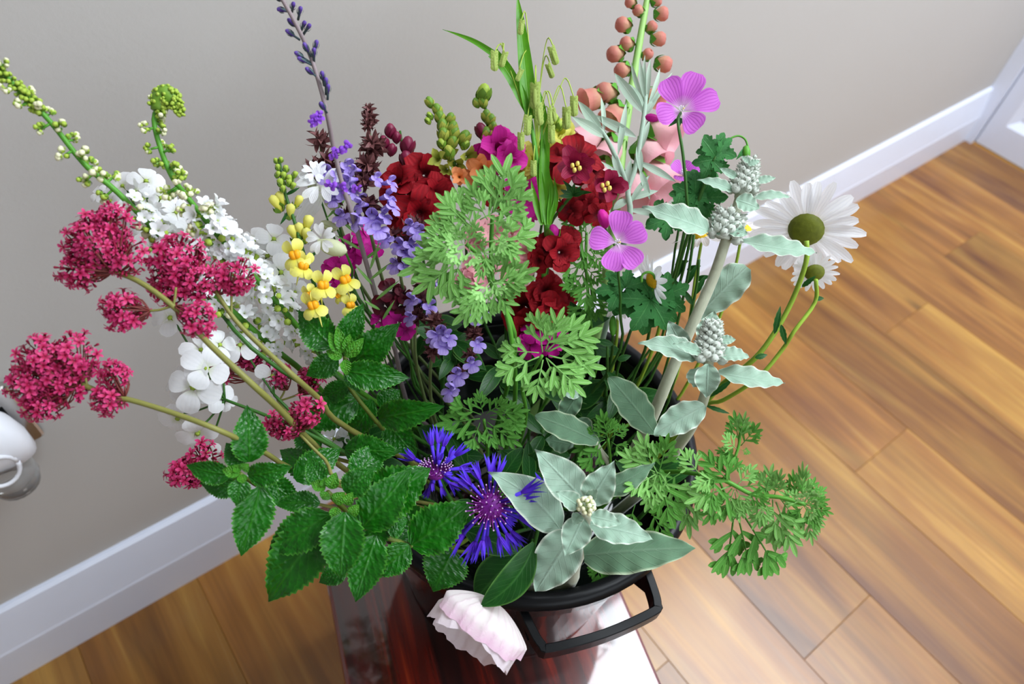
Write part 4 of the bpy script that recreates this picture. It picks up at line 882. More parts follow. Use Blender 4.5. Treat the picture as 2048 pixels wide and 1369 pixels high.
# ================================================================ QUAKING GRASS
d = .56
t = T('quaking_grass', 'bright green grass with long blades and dangling flat seed heads, rising to the top edge', 'grass', (1090, 440), d)
stem(t, [(1061, 240), (1072, 310), (1084, 380, .01), (1093, 445, .02), (1085, 560, .06)], (9, 15), M_GREEN, d)
for cs, w in (([(1061, 238), (1055, 180), (1048, 110), (1040, 40), (1034, -14)], 25), ([(1058, 228), (1036, 180), (1012, 138), (985, 106)], 17), ([(986, 107), (950, 84), (918, 70), (885, 59)], 13), ([(1086, 400), (1090, 300), (1088, 230), (1079, 178)], 15), ([(1094, 450), (1080, 360), (1066, 280)], 13), ([(1098, 450), (1104, 390), (1100, 350)], 12), ([(1085, 450), (1070, 400), (1062, 360)], 12), ([(1091, 445), (1088, 340), (1082, 260)], 20), ([(1100, 440), (1112, 400), (1108, 352)], 9)):
    q = smooth([p3(c, d) for c in cs], 1, 4)[0]; rows, uvs = [], []; n = len(q)-1
    for i, p in enumerate(q):
        tg = (q[min(i+1, n)]-q[max(i-1, 0)]).normalized(); bn = tg.cross(nv(p, .15, .05)).normalized(); u = i/n
        full = 1 if cs[0] == (1058, 228) else (1-u**2.2); ww = W(w*1.35, d)/2*max(.04, min(1, .55+u*2))*full
        if cs[0] == (986, 107): ww = W(w, d)/2*max(.05, 1-u**1.3)
        nn = bn.cross(tg); rows.append([p-bn*ww+nn*ww*.35, p-bn*ww*.4, p, p+bn*ww*.4, p+bn*ww+nn*ww*.35]); uvs.append([(u, k/4) for k in range(5)])
    part('blade', MB().grid(rows, uvs), M_GRASS, t)
def mk_spk():
    mb = MB()
    for i in range(6):
        for s in (-1, 1):
            y = -.85+i*.3; mb.leaf(Vector((0, y, 0)), Vector((s*.36, y+.55, .05)), .42, Vector((s*.5, 0, 1)), (.6, .6), -.3, .15, nu=4, nv=2)
    mb.ball(Vector((0, 0, -.02)), .26, Vector((0, 1, 0)), 3.4, 6, 6); return mb.mesh('seed_head', [M_SPK])
ME_SPK = mk_spk()
for x, y, r, a, bx, by in ((1108, 114, 19, .2, 1080, 170), (1101, 144, 15, .25, 1080, 180), (989, 125, 20, 0, 1010, 110), (1006, 121, 16, -.2, 1010, 108), (1042, 57, 15, -.1, 1060, 120), (1038, 152, 13, -.3, 1062, 120), (1070, 196, 26, 0, 1072, 150), (1055, 254, 20, -.05, 1066, 220), (1078, 232, 22, .05, 1076, 190), (1101, 236, 17, 0, 1085, 200), (1133, 240, 22, 0, 1110, 190), (1148, 216, 20, 0, 1120, 175), (1103, 272, 18, 0, 1086, 230), (1042, 286, 18, 0, 1060, 240), (1067, 340, 16, 0, 1074, 290), (1108, 232, 13, .1, 1088, 200)):
    p = p3((x, y), d-.006); inst('seed_head', ME_SPK, frame(p, CU-CR*a*1.5, nv(p, rnd(-.3, .3)), W(r, d)), t)
    part('pedicel', MB().tube([p3((x, y-r), d-.006), p3(((x+bx)/2, min(y-r, by)-16), d), p3((bx, by), d), p3((1075, 300), d)], W(1.3, d), 4), M_LIME, t)

# ================================================================ FOXGLOVE
d = .66
t = T('foxglove', 'coral pink foxglove at the back, green stem rising out of the top edge', 'flower', (1244, 304), d)
FX = [(1300, -40), (1294, 0), (1282, 68), (1271, 133), (1260, 198), (1244, 304), (1234, 400), (1215, 520, .03), (1190, 680, .08)]
stem(t, FX, (11, 22), M_FSTEM, d)
def fox(c, r, L, sx, sy, mat, opening=1.25):
    p = p3(c, d); o = (CR*sx+CU*sy+tocam(p)*.35).normalized(); r_ = W(r, d); l = W(L, d)
    M = frameZ(p-o*l*.5, o, 1); bd = r_*opening
    prof = [(r_*.25, 0), (r_*.55, l*.08), (r_*.75, l*.25), (r_, l*.5), (r_*1.02, l*.75), (bd if opening > 1 else r_*.7, l*.98), (bd*1.12 if opening > 1 else .001, l*1.03)]
    q = part('bell', MB().lathe(prof, M, 12), mat, t)
    for k in range(4):
        a = 2*pi*k/4+.5; x = M.to_3x3() @ Vector((cos(a), sin(a), 0)); b0 = p-o*l*.54
        part('sepal', MB().leaf(b0, b0+x*r_*1.05+o*l*.52, r_*1.25, x, (.6, .7), .2, .15, nu=4, nv=2), M_GREEN, q)
for c, r, L, sx, sy in (((1248, 50), 15, 32, -1, .2), ((1322, 28), 14, 28, 1, .1), ((1278, 22), 11, 24, -.6, .3), ((1255, 88), 14, 28, -1, .2), ((1232, 108), 16, 34, -1, -.1), ((1316, 78), 14, 30, 1, 0), ((1246, 140), 15, 32, -1, -.3), ((1326, 128), 16, 34, 1, -.2), ((1302, 55), 11, 24, .5, .5), ((1262, 5), 11, 22, -1, .3), ((1312, 2), 11, 22, 1, .3), ((1294, 110), 11, 24, .3, .3)): fox(c, r, L, sx, sy, M_FOX, .8)
for c, r, L, sx, sy, o in (((1188, 198), 22, 48, -1, -.25, 1.1), ((1214, 186), 20, 44, -.9, .1, .9), ((1232, 228), 22, 48, -.6, -.6, 1.1), ((1305, 196), 20, 44, .9, -.2, 1.1), ((1176, 276), 28, 62, -1, -.5, 1.2), ((1322, 268), 29, 64, 1, -.5, 1.25), ((1296, 306), 30, 66, .6, -.8, 1.2), ((1222, 300), 26, 60, -.5, -.8, 1.2), ((1310, 356), 36, 78, .7, -.8, 1.25), ((1270, 372), 34, 74, .1, -1, 1.2), ((1205, 350), 30, 66, -.7, -.7, 1.2)): fox(c, r, L, sx, sy, M_FOXP if c[1] > 250 else M_FOX, o)

# ================================================================ SILVER ARTEMISIA
d = .585
t = T('silver_artemisia', 'silvery grey stems with narrow pale leaves in front of the foxglove', 'herb', (1258, 420), d)
stem(t, [(1292, 190), (1286, 247), (1271, 334), (1256, 380), (1260, 430), (1240, 520, .03), (1200, 700, .1)], (9, 13), M_SILV, d)
stem(t, [(1258, 376), (1225, 300), (1206, 266), (1180, 230)], (11, 7), M_SILV, d, False, 'side_stem')
for b, e, w in (((1292, 205), (1279, 116), 11), ((1294, 205), (1301, 118), 11), ((1296, 210), (1320, 136), 9), ((1288, 205), (1262, 124), 10), ((1290, 200), (1290, 110), 9), ((1295, 215), (1328, 180), 9), ((1298, 215), (1345, 145), 8), ((1287, 226), (1229, 146), 22), ((1288, 220), (1258, 168), 14), ((1288, 235), (1318, 190), 14), ((1272, 274), (1186, 230), 19), ((1236, 310), (1253, 204), 13), ((1282, 300), (1300, 240), 12), ((1276, 324), (1352, 364), 15), ((1212, 276), (1144, 234), 20), ((1206, 266), (1156, 202), 20), ((1208, 264), (1202, 194), 10), ((1200, 260), (1166, 215), 14), ((1226, 302), (1240, 360), 14), ((1255, 378), (1202, 323), 13), ((1262, 320), (1252, 390), 14), ((1257, 400), (1316, 382), 15), ((1258, 410), (1300, 350), 12), ((1258, 420), (1330, 430), 14), ((1256, 400), (1226, 420), 18), ((1260, 430), (1240, 470), 16), ((1280, 340), (1300, 400), 13), ((1275, 290), (1282, 350), 14)):
    leafp(t, b, e, w, M_SILV, d, a=rnd(-.4, .4), bb=rnd(-.2, .5), fold=.3, arch=.07, nu=9, nv=4, ab=(.8, .95))

# ================================================================ GERANIUMS
def geranium(t, c, tips, w, d, tilt=(0, 0)):
    p0 = p3(c, d)
    for tp in tips:
        q = p3((tp[0], tp[1], tp[2] if len(tp) > 2 else -.004), d); mb = MB(); a = q-p0
        mb.leaf(p0+a*.04, q, W(tp[3] if len(tp) > 3 else w*.86, d), nv(p0, *tilt), (1.15, .36), .12, .06, 0, 1, .03, 1.5, rnd(-.2, .2), 12, 10, 0, 0, rnd(0, 6))
        part('petal', mb, M_GER, t)
    n = nv(p0, *tilt)
    for k in range(7):
        a = k*.9; o = (CR*cos(a)+CU*sin(a))*W(5, d); part('stamen', MB().tube([p0, p0+o*.6+n*W(9, d), p0+o+n*W(15, d)], [W(1.1, d), W(.9, d), W(1.6, d)], 4), M_STAM if k == 0 else M_WPET, t)
d = .53
t = T('pink_geranium', 'upper pink-violet geranium flower on a thin stem, against the grey wall', 'flower', (1362, 224), d, 'pink geraniums')
geranium(t, (1363, 222), [(1332, 158), (1394, 146), (1437, 196), (1398, 258), (1314, 232)], 58, d, (0, .35))
stem(t, [(1361, 226, .008), (1356, 245), (1366, 310), (1373, 390, .01), (1372, 450, .03), (1340, 580, .08), (1290, 750, .14)], (6, 7), M_DGREEN, d)
part('bud', MB().ball(p3((1304, 236), d+.01), W(9, d), CR*-1+CU*.2, 1.6), M_HOT, t); stem(t, [(1312, 237, .01), (1345, 238, .01), (1358, 244)], 4, M_DGREEN, d, False, 'pedicel')
for a in (-.9, .3, 1.3): leafp(t, (1360, 236, .006), (1352+20*sin(a), 250+6*cos(a), .006), 8, M_GLEAF, d, name='sepal', nu=4, nv=2)
d = .52
t = T('pink_geranium', 'lower pink-violet geranium flower with a closed bud, in front of the curly dark foliage', 'flower', (1233, 486), d, 'pink geraniums')
geranium(t, (1234, 486), [(1243, 422), (1290, 458), (1276, 532), (1222, 541), (1180, 474)], 56, d, (.1, .1))
stem(t, [(1234, 490, .01), (1236, 540, .03), (1240, 620, .06), (1220, 740, .1)], (5, 7), M_DGREEN, d)
part('bud', MB().ball(p3((1207, 438), d+.005), W(12, d), CU*1.0-CR*.3, 1.7, 9, 6), M_HOT, t); stem(t, [(1210, 455, .008), (1220, 475, .012), (1234, 500, .015)], 5, M_DGREEN, d, False, 'pedicel')
d = .60
t = T('pink_geranium', 'pink-violet geranium flower seen edge on behind the thin stem of the upper one', 'flower', (1366, 345), d, 'pink geraniums')
geranium(t, (1366, 352), [(1345, 326), (1404, 334), (1385, 326), (1360, 362)], 36, d, (.2, .8)); stem(t, [(1366, 354), (1362, 400), (1350, 500, .03), (1300, 700, .09)], (4, 6), M_DGREEN, d)
d = .56
t = T('geranium_foliage', 'toothed green geranium leaves with a nodding bud, left of the tallest woolly spike', 'herb', (1424, 330), d, 'geranium foliage')
stem(t, [(1440, 285), (1425, 330), (1405, 380, .01), (1385, 440, .02), (1350, 560, .06), (1300, 740, .12)], (7, 8), M_DGREEN, d)
for c, r, up in (((1432, 318), 52, (-1, -.2)), ((1428, 300), 40, (-.5, .8)), ((1434, 306), 36, (.6, .5)), ((1436, 300), 44, (.1, -1)), ((1440, 296), 28, (.1, 1)), ((1422, 320), 40, (-.4, -.9))): palm(t, c, r, d, up, rnd(-.3, .3), rnd(-.2, .4))
stem(t, [(1452, 286), (1463, 276), (1478, 272), (1491, 280), (1497, 300)], 4, M_GREEN, d, False, 'pedicel')
part('bud', MB().ball(p3((1492, 306), d), W(9, d), CU, 1.7), M_GREEN, t)
for x in (-10, 0, 9): leafp(t, (1495, 292), (1482+x, 330-abs(x)), 9, M_GLEAF, d, name='sepal', nu=5, nv=2)
t = T('geranium_foliage', 'dark toothed geranium leaves just left of the tallest woolly spike, below the thin geranium stem', 'herb', (1390, 400), .575, 'geranium foliage')
stem(t, [(1390, 400), (1380, 480, .02), (1350, 600, .06), (1300, 740, .1)], (6, 7), M_DGREEN, .575)
for c, r, up in (((1395, 385), 62, (1, -.2)), ((1390, 392), 50, (-.8, .4)), ((1400, 380), 52, (.8, .8)), ((1385, 395), 56, (-.7, -.8)), ((1405, 395), 56, (.5, -1)), ((1340, 430), 56, (-.2, -1)), ((1335, 440), 46, (-.9, -.3)), ((1350, 425), 50, (.7, -.8))): palm(t, c, r, .575, up, rnd(-.3, .3), rnd(-.1, .4))
t = T('geranium_foliage', 'broad dark toothed geranium leaves below the lower pink geranium flower', 'herb', (1300, 630), .585, 'geranium foliage')
stem(t, [(1305, 625), (1290, 700, .03), (1250, 800, .08)], (6, 7), M_DGREEN, .585)
for c, r, up in (((1300, 600), 76, (.6, -1)), ((1300, 600), 78, (-.2, -1)), ((1305, 600), 62, (1, -.1)), ((1240, 582), 54, (-1, 0)), ((1245, 585), 54, (-.3, -.9)), ((1250, 575), 44, (.2, .9)), ((1330, 590), 58, (.7, -.6))): palm(t, c, r, .585+rnd(-.012, .012), up, rnd(-.2, .2), rnd(.0, .5))
stem(t, [(1298, 600), (1310, 560, -.01), (1300, 545, -.02), (1285, 550, -.02), (1283, 565, -.02)], 5, M_GREEN, .585, False, 'pedicel')
t = T('geranium_foliage', 'thin geranium stalks with narrow green buds at the back rim of the bucket', 'herb', (1226, 660), .60, 'geranium foliage')
for st in ([(1226, 660), (1222, 720, .02), (1200, 820, .07)], [(1262, 660), (1235, 740, .03), (1210, 840, .08)], [(1215, 690), (1212, 780, .03), (1195, 850, .06)]): stem(t, st, 6, M_DGREEN, .60)
part('bud', MB().ball(p3((1226, 652), .595), W(8, .6), CU, 2.6), M_GREEN, t)
for b, e in (((1226, 690), (1190, 680)), ((1235, 720), (1262, 712)), ((1215, 745), (1250, 775)), ((1210, 760), (1245, 800))): leafp(t, b, e, 14, M_DLEAF, .60, serr=.2, teeth=5, nu=10, nv=3)

# ================================================================ OX-EYE DAISIES
def daisy(t, c, d, axis, R, n, disc, back, wp, L0=.30, lenf=lambda a: 1):
    """axis: unit vector the flower faces"""
    p = p3(c, d); M = frameZ(p, axis, W(R, d), .1)
    for k in range(n):
        a = 2*pi*k/n+rnd(-.06, .06); dr = Vector((cos(a), sin(a), 0)); l = rnd(.92, 1.06)
        mb = MB().leaf(dr*L0*.8, dr*l+UP*(rnd(-.10, .12)-.04), wp*rnd(.9, 1.15), UP, (.55, .42), .18, .05, 0, 1, 0, 1, rnd(-.5, .5), 9, 4, 0)
        part('petal', loc(mb, M), M_DAISY, t)
    mb = MB().lathe([(.001, disc*.55), (disc*.5, disc*.48), (disc*.9, disc*.2), (disc, 0)], M, 18); part('disc', mb, M_DDISC, t)
    mb = MB().lathe([(disc*1.08, .01), (disc*1.02, -disc*.14), (disc*.7, -disc*.34), (disc*.2, -disc*.42), (.001, -disc*.42)], M, 18); part('green_back', mb, M_DCAL, t)
    return M
d = .575
t = T('oxeye_daisy', 'largest white daisy, seen from behind, against the skirting board and wood floor', 'flower', (1618, 458), d, 'white daisies')
daisy(t, (1612, 460), d, (-tocam(p3((1620, 450), d))*.80+CU*.42+CR*.12).normalized(), 104, 23, .31, True, .23)
stem(t, [(1613, 482, -.022), (1612, 525, -.018), (1585, 600), (1549, 666, .01), (1508, 719, .02), (1446, 768, .05), (1420, 796, .07), (1360, 860, .12), (1280, 940, .16)], (10, 13), M_DSTEM, d)
for b, e in (((1549, 668), (1561, 612)), ((1562, 650), (1572, 690)), ((1510, 716), (1535, 710)), ((1462, 762, .04), (1420, 795, .05))): leafp(t, b, e, 13, M_DLEAF, d, serr=.3, teeth=5, nu=10, nv=3)
t = T('oxeye_daisy', 'small white daisy, seen from behind, directly below the largest daisy', 'flower', (1630, 551), d, 'white daisies')
daisy(t, (1629, 546), d, (-tocam(p3((1620, 550), d))*.78+CU*.50-CR*.12).normalized(), 45, 18, .40, True, .25)
stem(t, [(1632, 560, -.012), (1630, 605), (1589, 662), (1565, 699, .01), (1516, 756, .02), (1446, 801, .05), (1409, 813, .07), (1350, 880, .12), (1270, 960, .16)], (8, 10), M_DSTEM, d)
for b, e in (((1604, 574, -.005), (1632, 552, -.012)), ((1628, 598), (1648, 597)), ((1412, 812, .06), (1460, 828, .06))): leafp(t, b, e, 11, M_DLEAF, d, serr=.3, teeth=5, nu=10, nv=3)
d = .62
t = T('oxeye_daisy', 'white daisy half hidden under the right-hand woolly leaf, petals hanging down', 'flower', (1500, 480), d, 'white daisies')
daisy(t, (1486, 458), d, (tocam(p3((1500, 480), d))*.45+CU*.8+CR*.2).normalized(), 52, 20, .33, False, .24); stem(t, [(1484, 468, .012), (1464, 560, .03), (1420, 680, .06), (1340, 820, .12)], (6, 8), M_DSTEM, d)
t = T('oxeye_daisy', 'white daisy half hidden left of the tall woolly stem', 'flower', (1395, 475), d, 'white daisies')
daisy(t, (1404, 470), d, (tocam(p3((1400, 470), d))*.4+CU*.85-CR*.25).normalized(), 58, 20, .33, False, .24); stem(t, [(1404, 478, .01), (1390, 560, .03), (1370, 680, .06), (1310, 820, .12)], (6, 8), M_DSTEM, d)
d = .60
t = T('oxeye_daisy', 'white daisy seen side on with a yellow disc, below the lower pink geranium', 'flower', (1303, 565), d, 'white daisies')
daisy(t, (1304, 562), d-.02, (-CR*.88-CU*.28+tocam(p3((1300, 560), d))*.30).normalized(), 52, 18, .34, False, .25); stem(t, [(1318, 560, -.01), (1322, 640, .02), (1280, 760, .07)], (6, 8), M_DSTEM, d)
t = T('oxeye_daisy', 'white daisy nearly hidden behind the dark geranium leaves', 'flower', (1236, 612), .64, 'white daisies')
daisy(t, (1236, 612), .64, (tocam(p3((1236, 612), .64))*.7+CU*.5).normalized(), 34, 16, .33, False, .26); stem(t, [(1236, 620, .01), (1230, 700, .03), (1200, 800, .07)], (6, 8), M_DSTEM, .64)
for k, (st, w) in enumerate((([(1373, 445), (1348, 560, .02), (1300, 760, .09)], 7), ([(1388, 470), (1372, 570, .02), (1330, 740, .07), (1280, 860, .12)], 6), ([(1398, 520), (1390, 590, .02), (1355, 740, .06), (1300, 860, .12)], 6))):
    t = T('cut_stem', ('leftmost', 'middle', 'rightmost')[k]+' of three thin bare green stems left of the tall woolly stem', 'stem', st[0], .60, 'thin green stems behind the woolly stem'); stem(t, st, w, M_DGREEN, .60)
    x, y = st[1][:2]
    for b, e in (((x, y), (x+22, y-40)), ((x-4, y+20), (x-26, y-14)), ((x+2, y-30), (x+30, y-38))): leafp(t, b+(.02,), e+(.015,), 12, M_DLEAF, .60, nu=8, nv=3)

# ================================================================ LAMB'S EAR
LK = dict(fold=.26, arch=.07, nu=28, nv=10, ab=(.66, 1.12), wave=.065, wf=4.4)
def wleaf(t, b, e, w, d, mat=None, **kw):
    k = dict(LK); k.update(kw); a, bb = k.pop('a', 0), k.pop('bb', .25)
    leafp(t, b, e, w, mat or M_LAMB, d, a=a, bb=bb, **k)
def wspike(t, top, bot, r0, r1, d, n=46):
    a, b = p3(top, d), p3(bot, d); ax = (a-b).normalized()
    core = part('flower_spike', MB().tube([b, b.lerp(a, .5), a], [W(r1, d)*.6, W(r1, d)*.62, W(r0, d)*.5], 10), M_WOOL, t)
    for i in range(n):
        u = (i+.5)/n; p = b.lerp(a, u); o = ax.orthogonal(); o.rotate(Matrix.Rotation(2.4*i, 3, ax)); r = W(r1+(r0-r1)*u, d)
        inst('woolly_bud', ME_WOOLB, frameZ(p+o*r*.72, (o+ax*.55), r*rnd(.34, .46), rnd(0, 6)), core)
    return core
def mk_woolb():
    mb = MB(); mb.lathe([(.001, -.8), (.7, -.4), (.95, .2), (.8, .7), (.45, 1.1), (.001, 1.2)], None, 8)
    for k in range(5):
        a = 2*pi*k/5; dd = Vector((cos(a), sin(a), 0)); mb.leaf(dd*.6+UP*.5, dd*.85+UP*1.6, .5, dd, (.5, .9), .1, .05, nu=3, nv=2)
    return mb.mesh('woolly_bud', [M_WOOL])
ME_WOOLB = mk_woolb()
d = .555
t = T('lambs_ear', 'tallest woolly silver flower spike with two wide drooping leaves, right of centre', 'flower', (1442, 494), d, 'woolly silver plants')
stem(t, [(1490, 330, .0), (1478, 400), (1452, 480), (1425, 560, .01), (1380, 660, .02), (1340, 750, .03), (1303, 838, .05), (1270, 900, .08), (1240, 980, .12)], (18, 29), M_WOOLS, d)
wspike(t, (1503, 316), (1483, 388), 11, 24, d-.004, 60)
wspike(t, (1462, 425), (1444, 476), 21, 26, d-.004, 40)
wleaf(t, (1417, 462), (1284, 414), 62, d-.01, a=-.1, bb=.7, arch=.16, side=.10, fold=.35); wleaf(t, (1486, 484), (1634, 506), 52, d-.01, a=.1, bb=.8, arch=.14, side=-.16, fold=.35)
wleaf(t, (1466, 382), (1394, 360), 26, d-.01, bb=.6, fold=.4); wleaf(t, (1474, 356), (1438, 336), 17, d-.01, fold=.4); wleaf(t, (1508, 398), (1582, 396), 22, d-.01, bb=.6, arch=.12, fold=.4); wleaf(t, (1512, 364), (1552, 356), 17, d-.01, fold=.4)
wleaf(t, (1472, 400), (1520, 418), 40, d-.012, bb=.4, fold=.2); wleaf(t, (1450, 470), (1424, 430), 34, d-.008); wleaf(t, (1496, 330), (1520, 322), 14, d-.012, fold=.4); wleaf(t, (1500, 325), (1482, 312), 12, d-.012)
wleaf(t, (1384, 646, .03), (1494, 534, .02), 78, d, a=-.3, bb=.2, ab=(.9, .5), arch=.04, fold=.1); wleaf(t, (1455, 455), (1496, 470), 30, d-.014, bb=.3)
d = .535
t = T('lambs_ear', 'woolly silver flower spike with a star of grey leaves, middle height, over the right rim', 'flower', (1420, 700), d, 'woolly silver plants')
stem(t, [(1424, 660), (1418, 720), (1410, 790, .01), (1385, 850, .03), (1358, 890, .05), (1310, 960, .1)], (18, 28), M_WOOLS, d)
wspike(t, (1427, 640), (1416, 722), 12, 26, d-.006, 66)
wleaf(t, (1396, 716), (1276, 687), 54, d-.006, a=-.1, bb=.6, arch=.10, fold=.3); wleaf(t, (1436, 746), (1570, 767), 50, d-.008, a=.1, bb=.7, arch=.14, side=-.12, fold=.3); wleaf(t, (1416, 728, -.01), (1413, 796, -.004), 50, d-.008, bb=-.2, fold=.3, arch=.1)
wleaf(t, (1414, 690, .02), (1429, 622, .02), 56, d, fold=.2); wleaf(t, (1372, 705, .01), (1337, 641, .015), 46, d, a=-.3, fold=.3); wleaf(t, (1402, 708), (1346, 688), 26, d-.014, bb=.5, fold=.4); wleaf(t, (1440, 682), (1472, 680), 20, d-.012, fold=.4); wleaf(t, (1440, 712), (1500, 716), 34, d-.012, bb=.6, arch=.12, fold=.3)
wleaf(t, (1400, 735), (1388, 775, .01), 44, d-.002, bb=-.2)
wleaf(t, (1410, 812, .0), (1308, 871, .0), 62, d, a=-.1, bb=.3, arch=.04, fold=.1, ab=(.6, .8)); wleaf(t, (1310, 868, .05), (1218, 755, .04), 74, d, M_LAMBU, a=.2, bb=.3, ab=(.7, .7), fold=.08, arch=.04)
t = T('lambs_ear', 'dull green woolly leaves half hidden between the middle wormwood and the star of silver leaves', 'flower', (1180, 880), .57, 'woolly silver plants')
stem(t, [(1190, 885), (1210, 960, .06)], 14, M_WOOLS, .57)
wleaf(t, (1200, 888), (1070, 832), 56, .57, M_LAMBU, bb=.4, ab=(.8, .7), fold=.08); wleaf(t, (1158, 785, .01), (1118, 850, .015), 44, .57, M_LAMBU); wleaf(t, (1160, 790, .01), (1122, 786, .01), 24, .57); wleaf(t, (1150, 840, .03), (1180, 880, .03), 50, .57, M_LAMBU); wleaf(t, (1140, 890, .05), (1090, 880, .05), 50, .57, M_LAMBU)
d = .50
t = T('lambs_ear', 'low woolly silver star of leaves facing up at the front rim of the bucket', 'flower', (1172, 1018), d, 'woolly silver plants')
stem(t, [(1172, 1018), (1172, 1070, .03), (1150, 1130, .075), (1128, 1172, .125)], (20, 32), M_WOOLS, d)
wleaf(t, (1166, 1000, .01), (1070, 899, .005), 78, d, a=-.1, bb=.2, fold=.16); wleaf(t, (1178, 1006), (1229, 923, -.01), 66, d, a=.2, bb=.2, fold=.25); wleaf(t, (1120, 1060, .03), (976, 944, .02), 88, d, a=-.2, bb=.3, arch=.1, side=-.06, fold=.18)
wleaf(t, (1180, 1050), (1307, 1080, -.005), 62, d, a=.1, bb=.3, wave=.07, fold=.3); wleaf(t, (1166, 1036, -.005), (1130, 1113, -.01), 60, d, bb=-.2, fold=.25); wleaf(t, (1158, 1014, -.012), (1112, 984, -.016), 38, d, M_LAMB, fold=.35); wleaf(t, (1182, 1034, -.012), (1243, 1049, -.016), 36, d, fold=.35)
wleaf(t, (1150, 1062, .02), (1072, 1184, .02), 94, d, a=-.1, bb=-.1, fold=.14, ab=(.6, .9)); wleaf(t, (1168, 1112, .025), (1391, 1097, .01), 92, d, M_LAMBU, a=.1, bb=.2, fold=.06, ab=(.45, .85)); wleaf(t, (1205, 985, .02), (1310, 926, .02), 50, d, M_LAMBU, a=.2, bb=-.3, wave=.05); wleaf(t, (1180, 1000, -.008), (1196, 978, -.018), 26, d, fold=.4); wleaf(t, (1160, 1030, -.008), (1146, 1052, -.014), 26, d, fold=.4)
part('bud_cluster', MB().ball(p3((1173, 1012), d-.014), W(19, d), tocam(p3((1173, 1012), d)), .9, 12, 8), M_WOOL, t)
for k in range(13):
    a = k*2.4; r = 5+13*math.sqrt(k/13); inst('bud', ME_CBUD, frameZ(p3((1173+r*cos(a), 1012+r*sin(a), -.026+.0003*r), d), nv(p3((1173, 1012), d), cos(a)*.4, -sin(a)*.4), W(10, d)), t)

# ================================================================ WORMWOOD
def wormwood(label, c, d, leaves, young, st, mes=None, wst=10, wf=1.0):
    t = T('wormwood', label, 'herb', c, d, 'wormwood sprays'); 
    for s in st: stem(t, s, (wst*.8, wst), M_GREEN, d)
    for b, e, *k in leaves: lobed(t, b, e, d, k[0] if k else wf, mes, *(k[1:3] if len(k) > 2 else ()), zt=rnd(-.004, .012))
    for b, e in young: lobed(t, b, e, d-.012, 1, ME_WORMY, zt=.01, name='young_leaf')
    return t
d = .505
wormwood('largest pale green wormwood spray, feathery, in the centre of the bouquet', (935, 490), d,
    [((990, 470), (1040, 520)), ((925, 470), (880, 415)), ((990, 420), (1045, 345)), ((980, 420), (985, 345)), ((955, 500), (1010, 520)), ((960, 440), (1030, 400)), ((985, 570), (1060, 560)), ((975, 580), (930, 625)),
     ((985, 425), (1020, 308), 1.25), ((970, 420), (958, 345)), ((940, 455), (872, 388)), ((935, 455), (905, 372)), ((930, 470), (852, 440)), ((925, 490), (850, 500)), ((925, 500), (797, 552), 1.1), ((930, 512), (826, 590), 1.1), ((925, 512), (893, 600), .9), ((970, 485), (1076, 468), 1.1), ((975, 450), (1056, 425)), ((972, 500), (1050, 505)), ((975, 505), (955, 565), .9), ((950, 470), (925, 400), .8), ((1000, 430), (1062, 378), .9), ((975, 440), (930, 360, -.01), .8), ((925, 480), (840, 470), .9),
     ((982, 566, .01), (1074, 538, .0), 1.1), ((985, 575, .01), (1025, 625), .9), ((980, 575, .01), (908, 650, .01), 1.15), ((982, 580, .01), (965, 648, .01)), ((968, 566, .01), (888, 606, .01)), ((990, 560, .01), (1050, 580), .9), ((985, 555, .02), (1010, 500, .02), .9)],
    [((932, 485), (905, 450)), ((935, 485), (960, 445)), ((930, 490), (890, 480)), ((935, 492), (940, 450)), ((938, 490), (975, 490)), ((930, 495), (900, 525)), ((938, 495), (950, 535)), ((925, 488), (915, 460)), ((985, 470), (1020, 445)), ((985, 475), (1010, 505)), ((980, 560), (1005, 590)), ((980, 565), (950, 600))],
    [[(932, 488, .01), (965, 520, .012), (985, 575, .014), (1010, 620, .015), (1024, 690, .03), (1030, 800, .1)], [(985, 430, .015), (982, 500, .02), (985, 560, .025), (1000, 600, .03), (1030, 700, .05)]], None, 11)
d = .53
wormwood('flat open wormwood leaf fan in the middle, over the dark bucket opening', (1084, 710), d,
    [((1085, 705), (1075, 622), 1), ((1090, 702), (1126, 618), 1), ((1096, 704), (1202, 655), 1.1), ((1098, 712), (1212, 738), 1.05), ((1094, 718), (1172, 790), 1.1), ((1086, 720), (1068, 806), 1.15), ((1078, 714), (992, 752), 1.1), ((1078, 706), (996, 700), 1), ((1092, 716), (1125, 800), 1), ((1092, 704), (1170, 630), .9)],
    [], [[(1084, 712), (1065, 745, .02), (1045, 775, .03), (1050, 850, .08)]], None, 9)
d = .565
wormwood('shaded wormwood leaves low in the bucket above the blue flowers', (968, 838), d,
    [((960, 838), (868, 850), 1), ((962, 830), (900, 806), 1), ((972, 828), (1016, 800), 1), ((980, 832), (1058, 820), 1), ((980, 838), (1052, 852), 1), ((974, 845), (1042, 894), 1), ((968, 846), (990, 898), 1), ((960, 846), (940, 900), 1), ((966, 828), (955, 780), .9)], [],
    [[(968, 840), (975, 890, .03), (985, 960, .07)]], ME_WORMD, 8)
d = .525
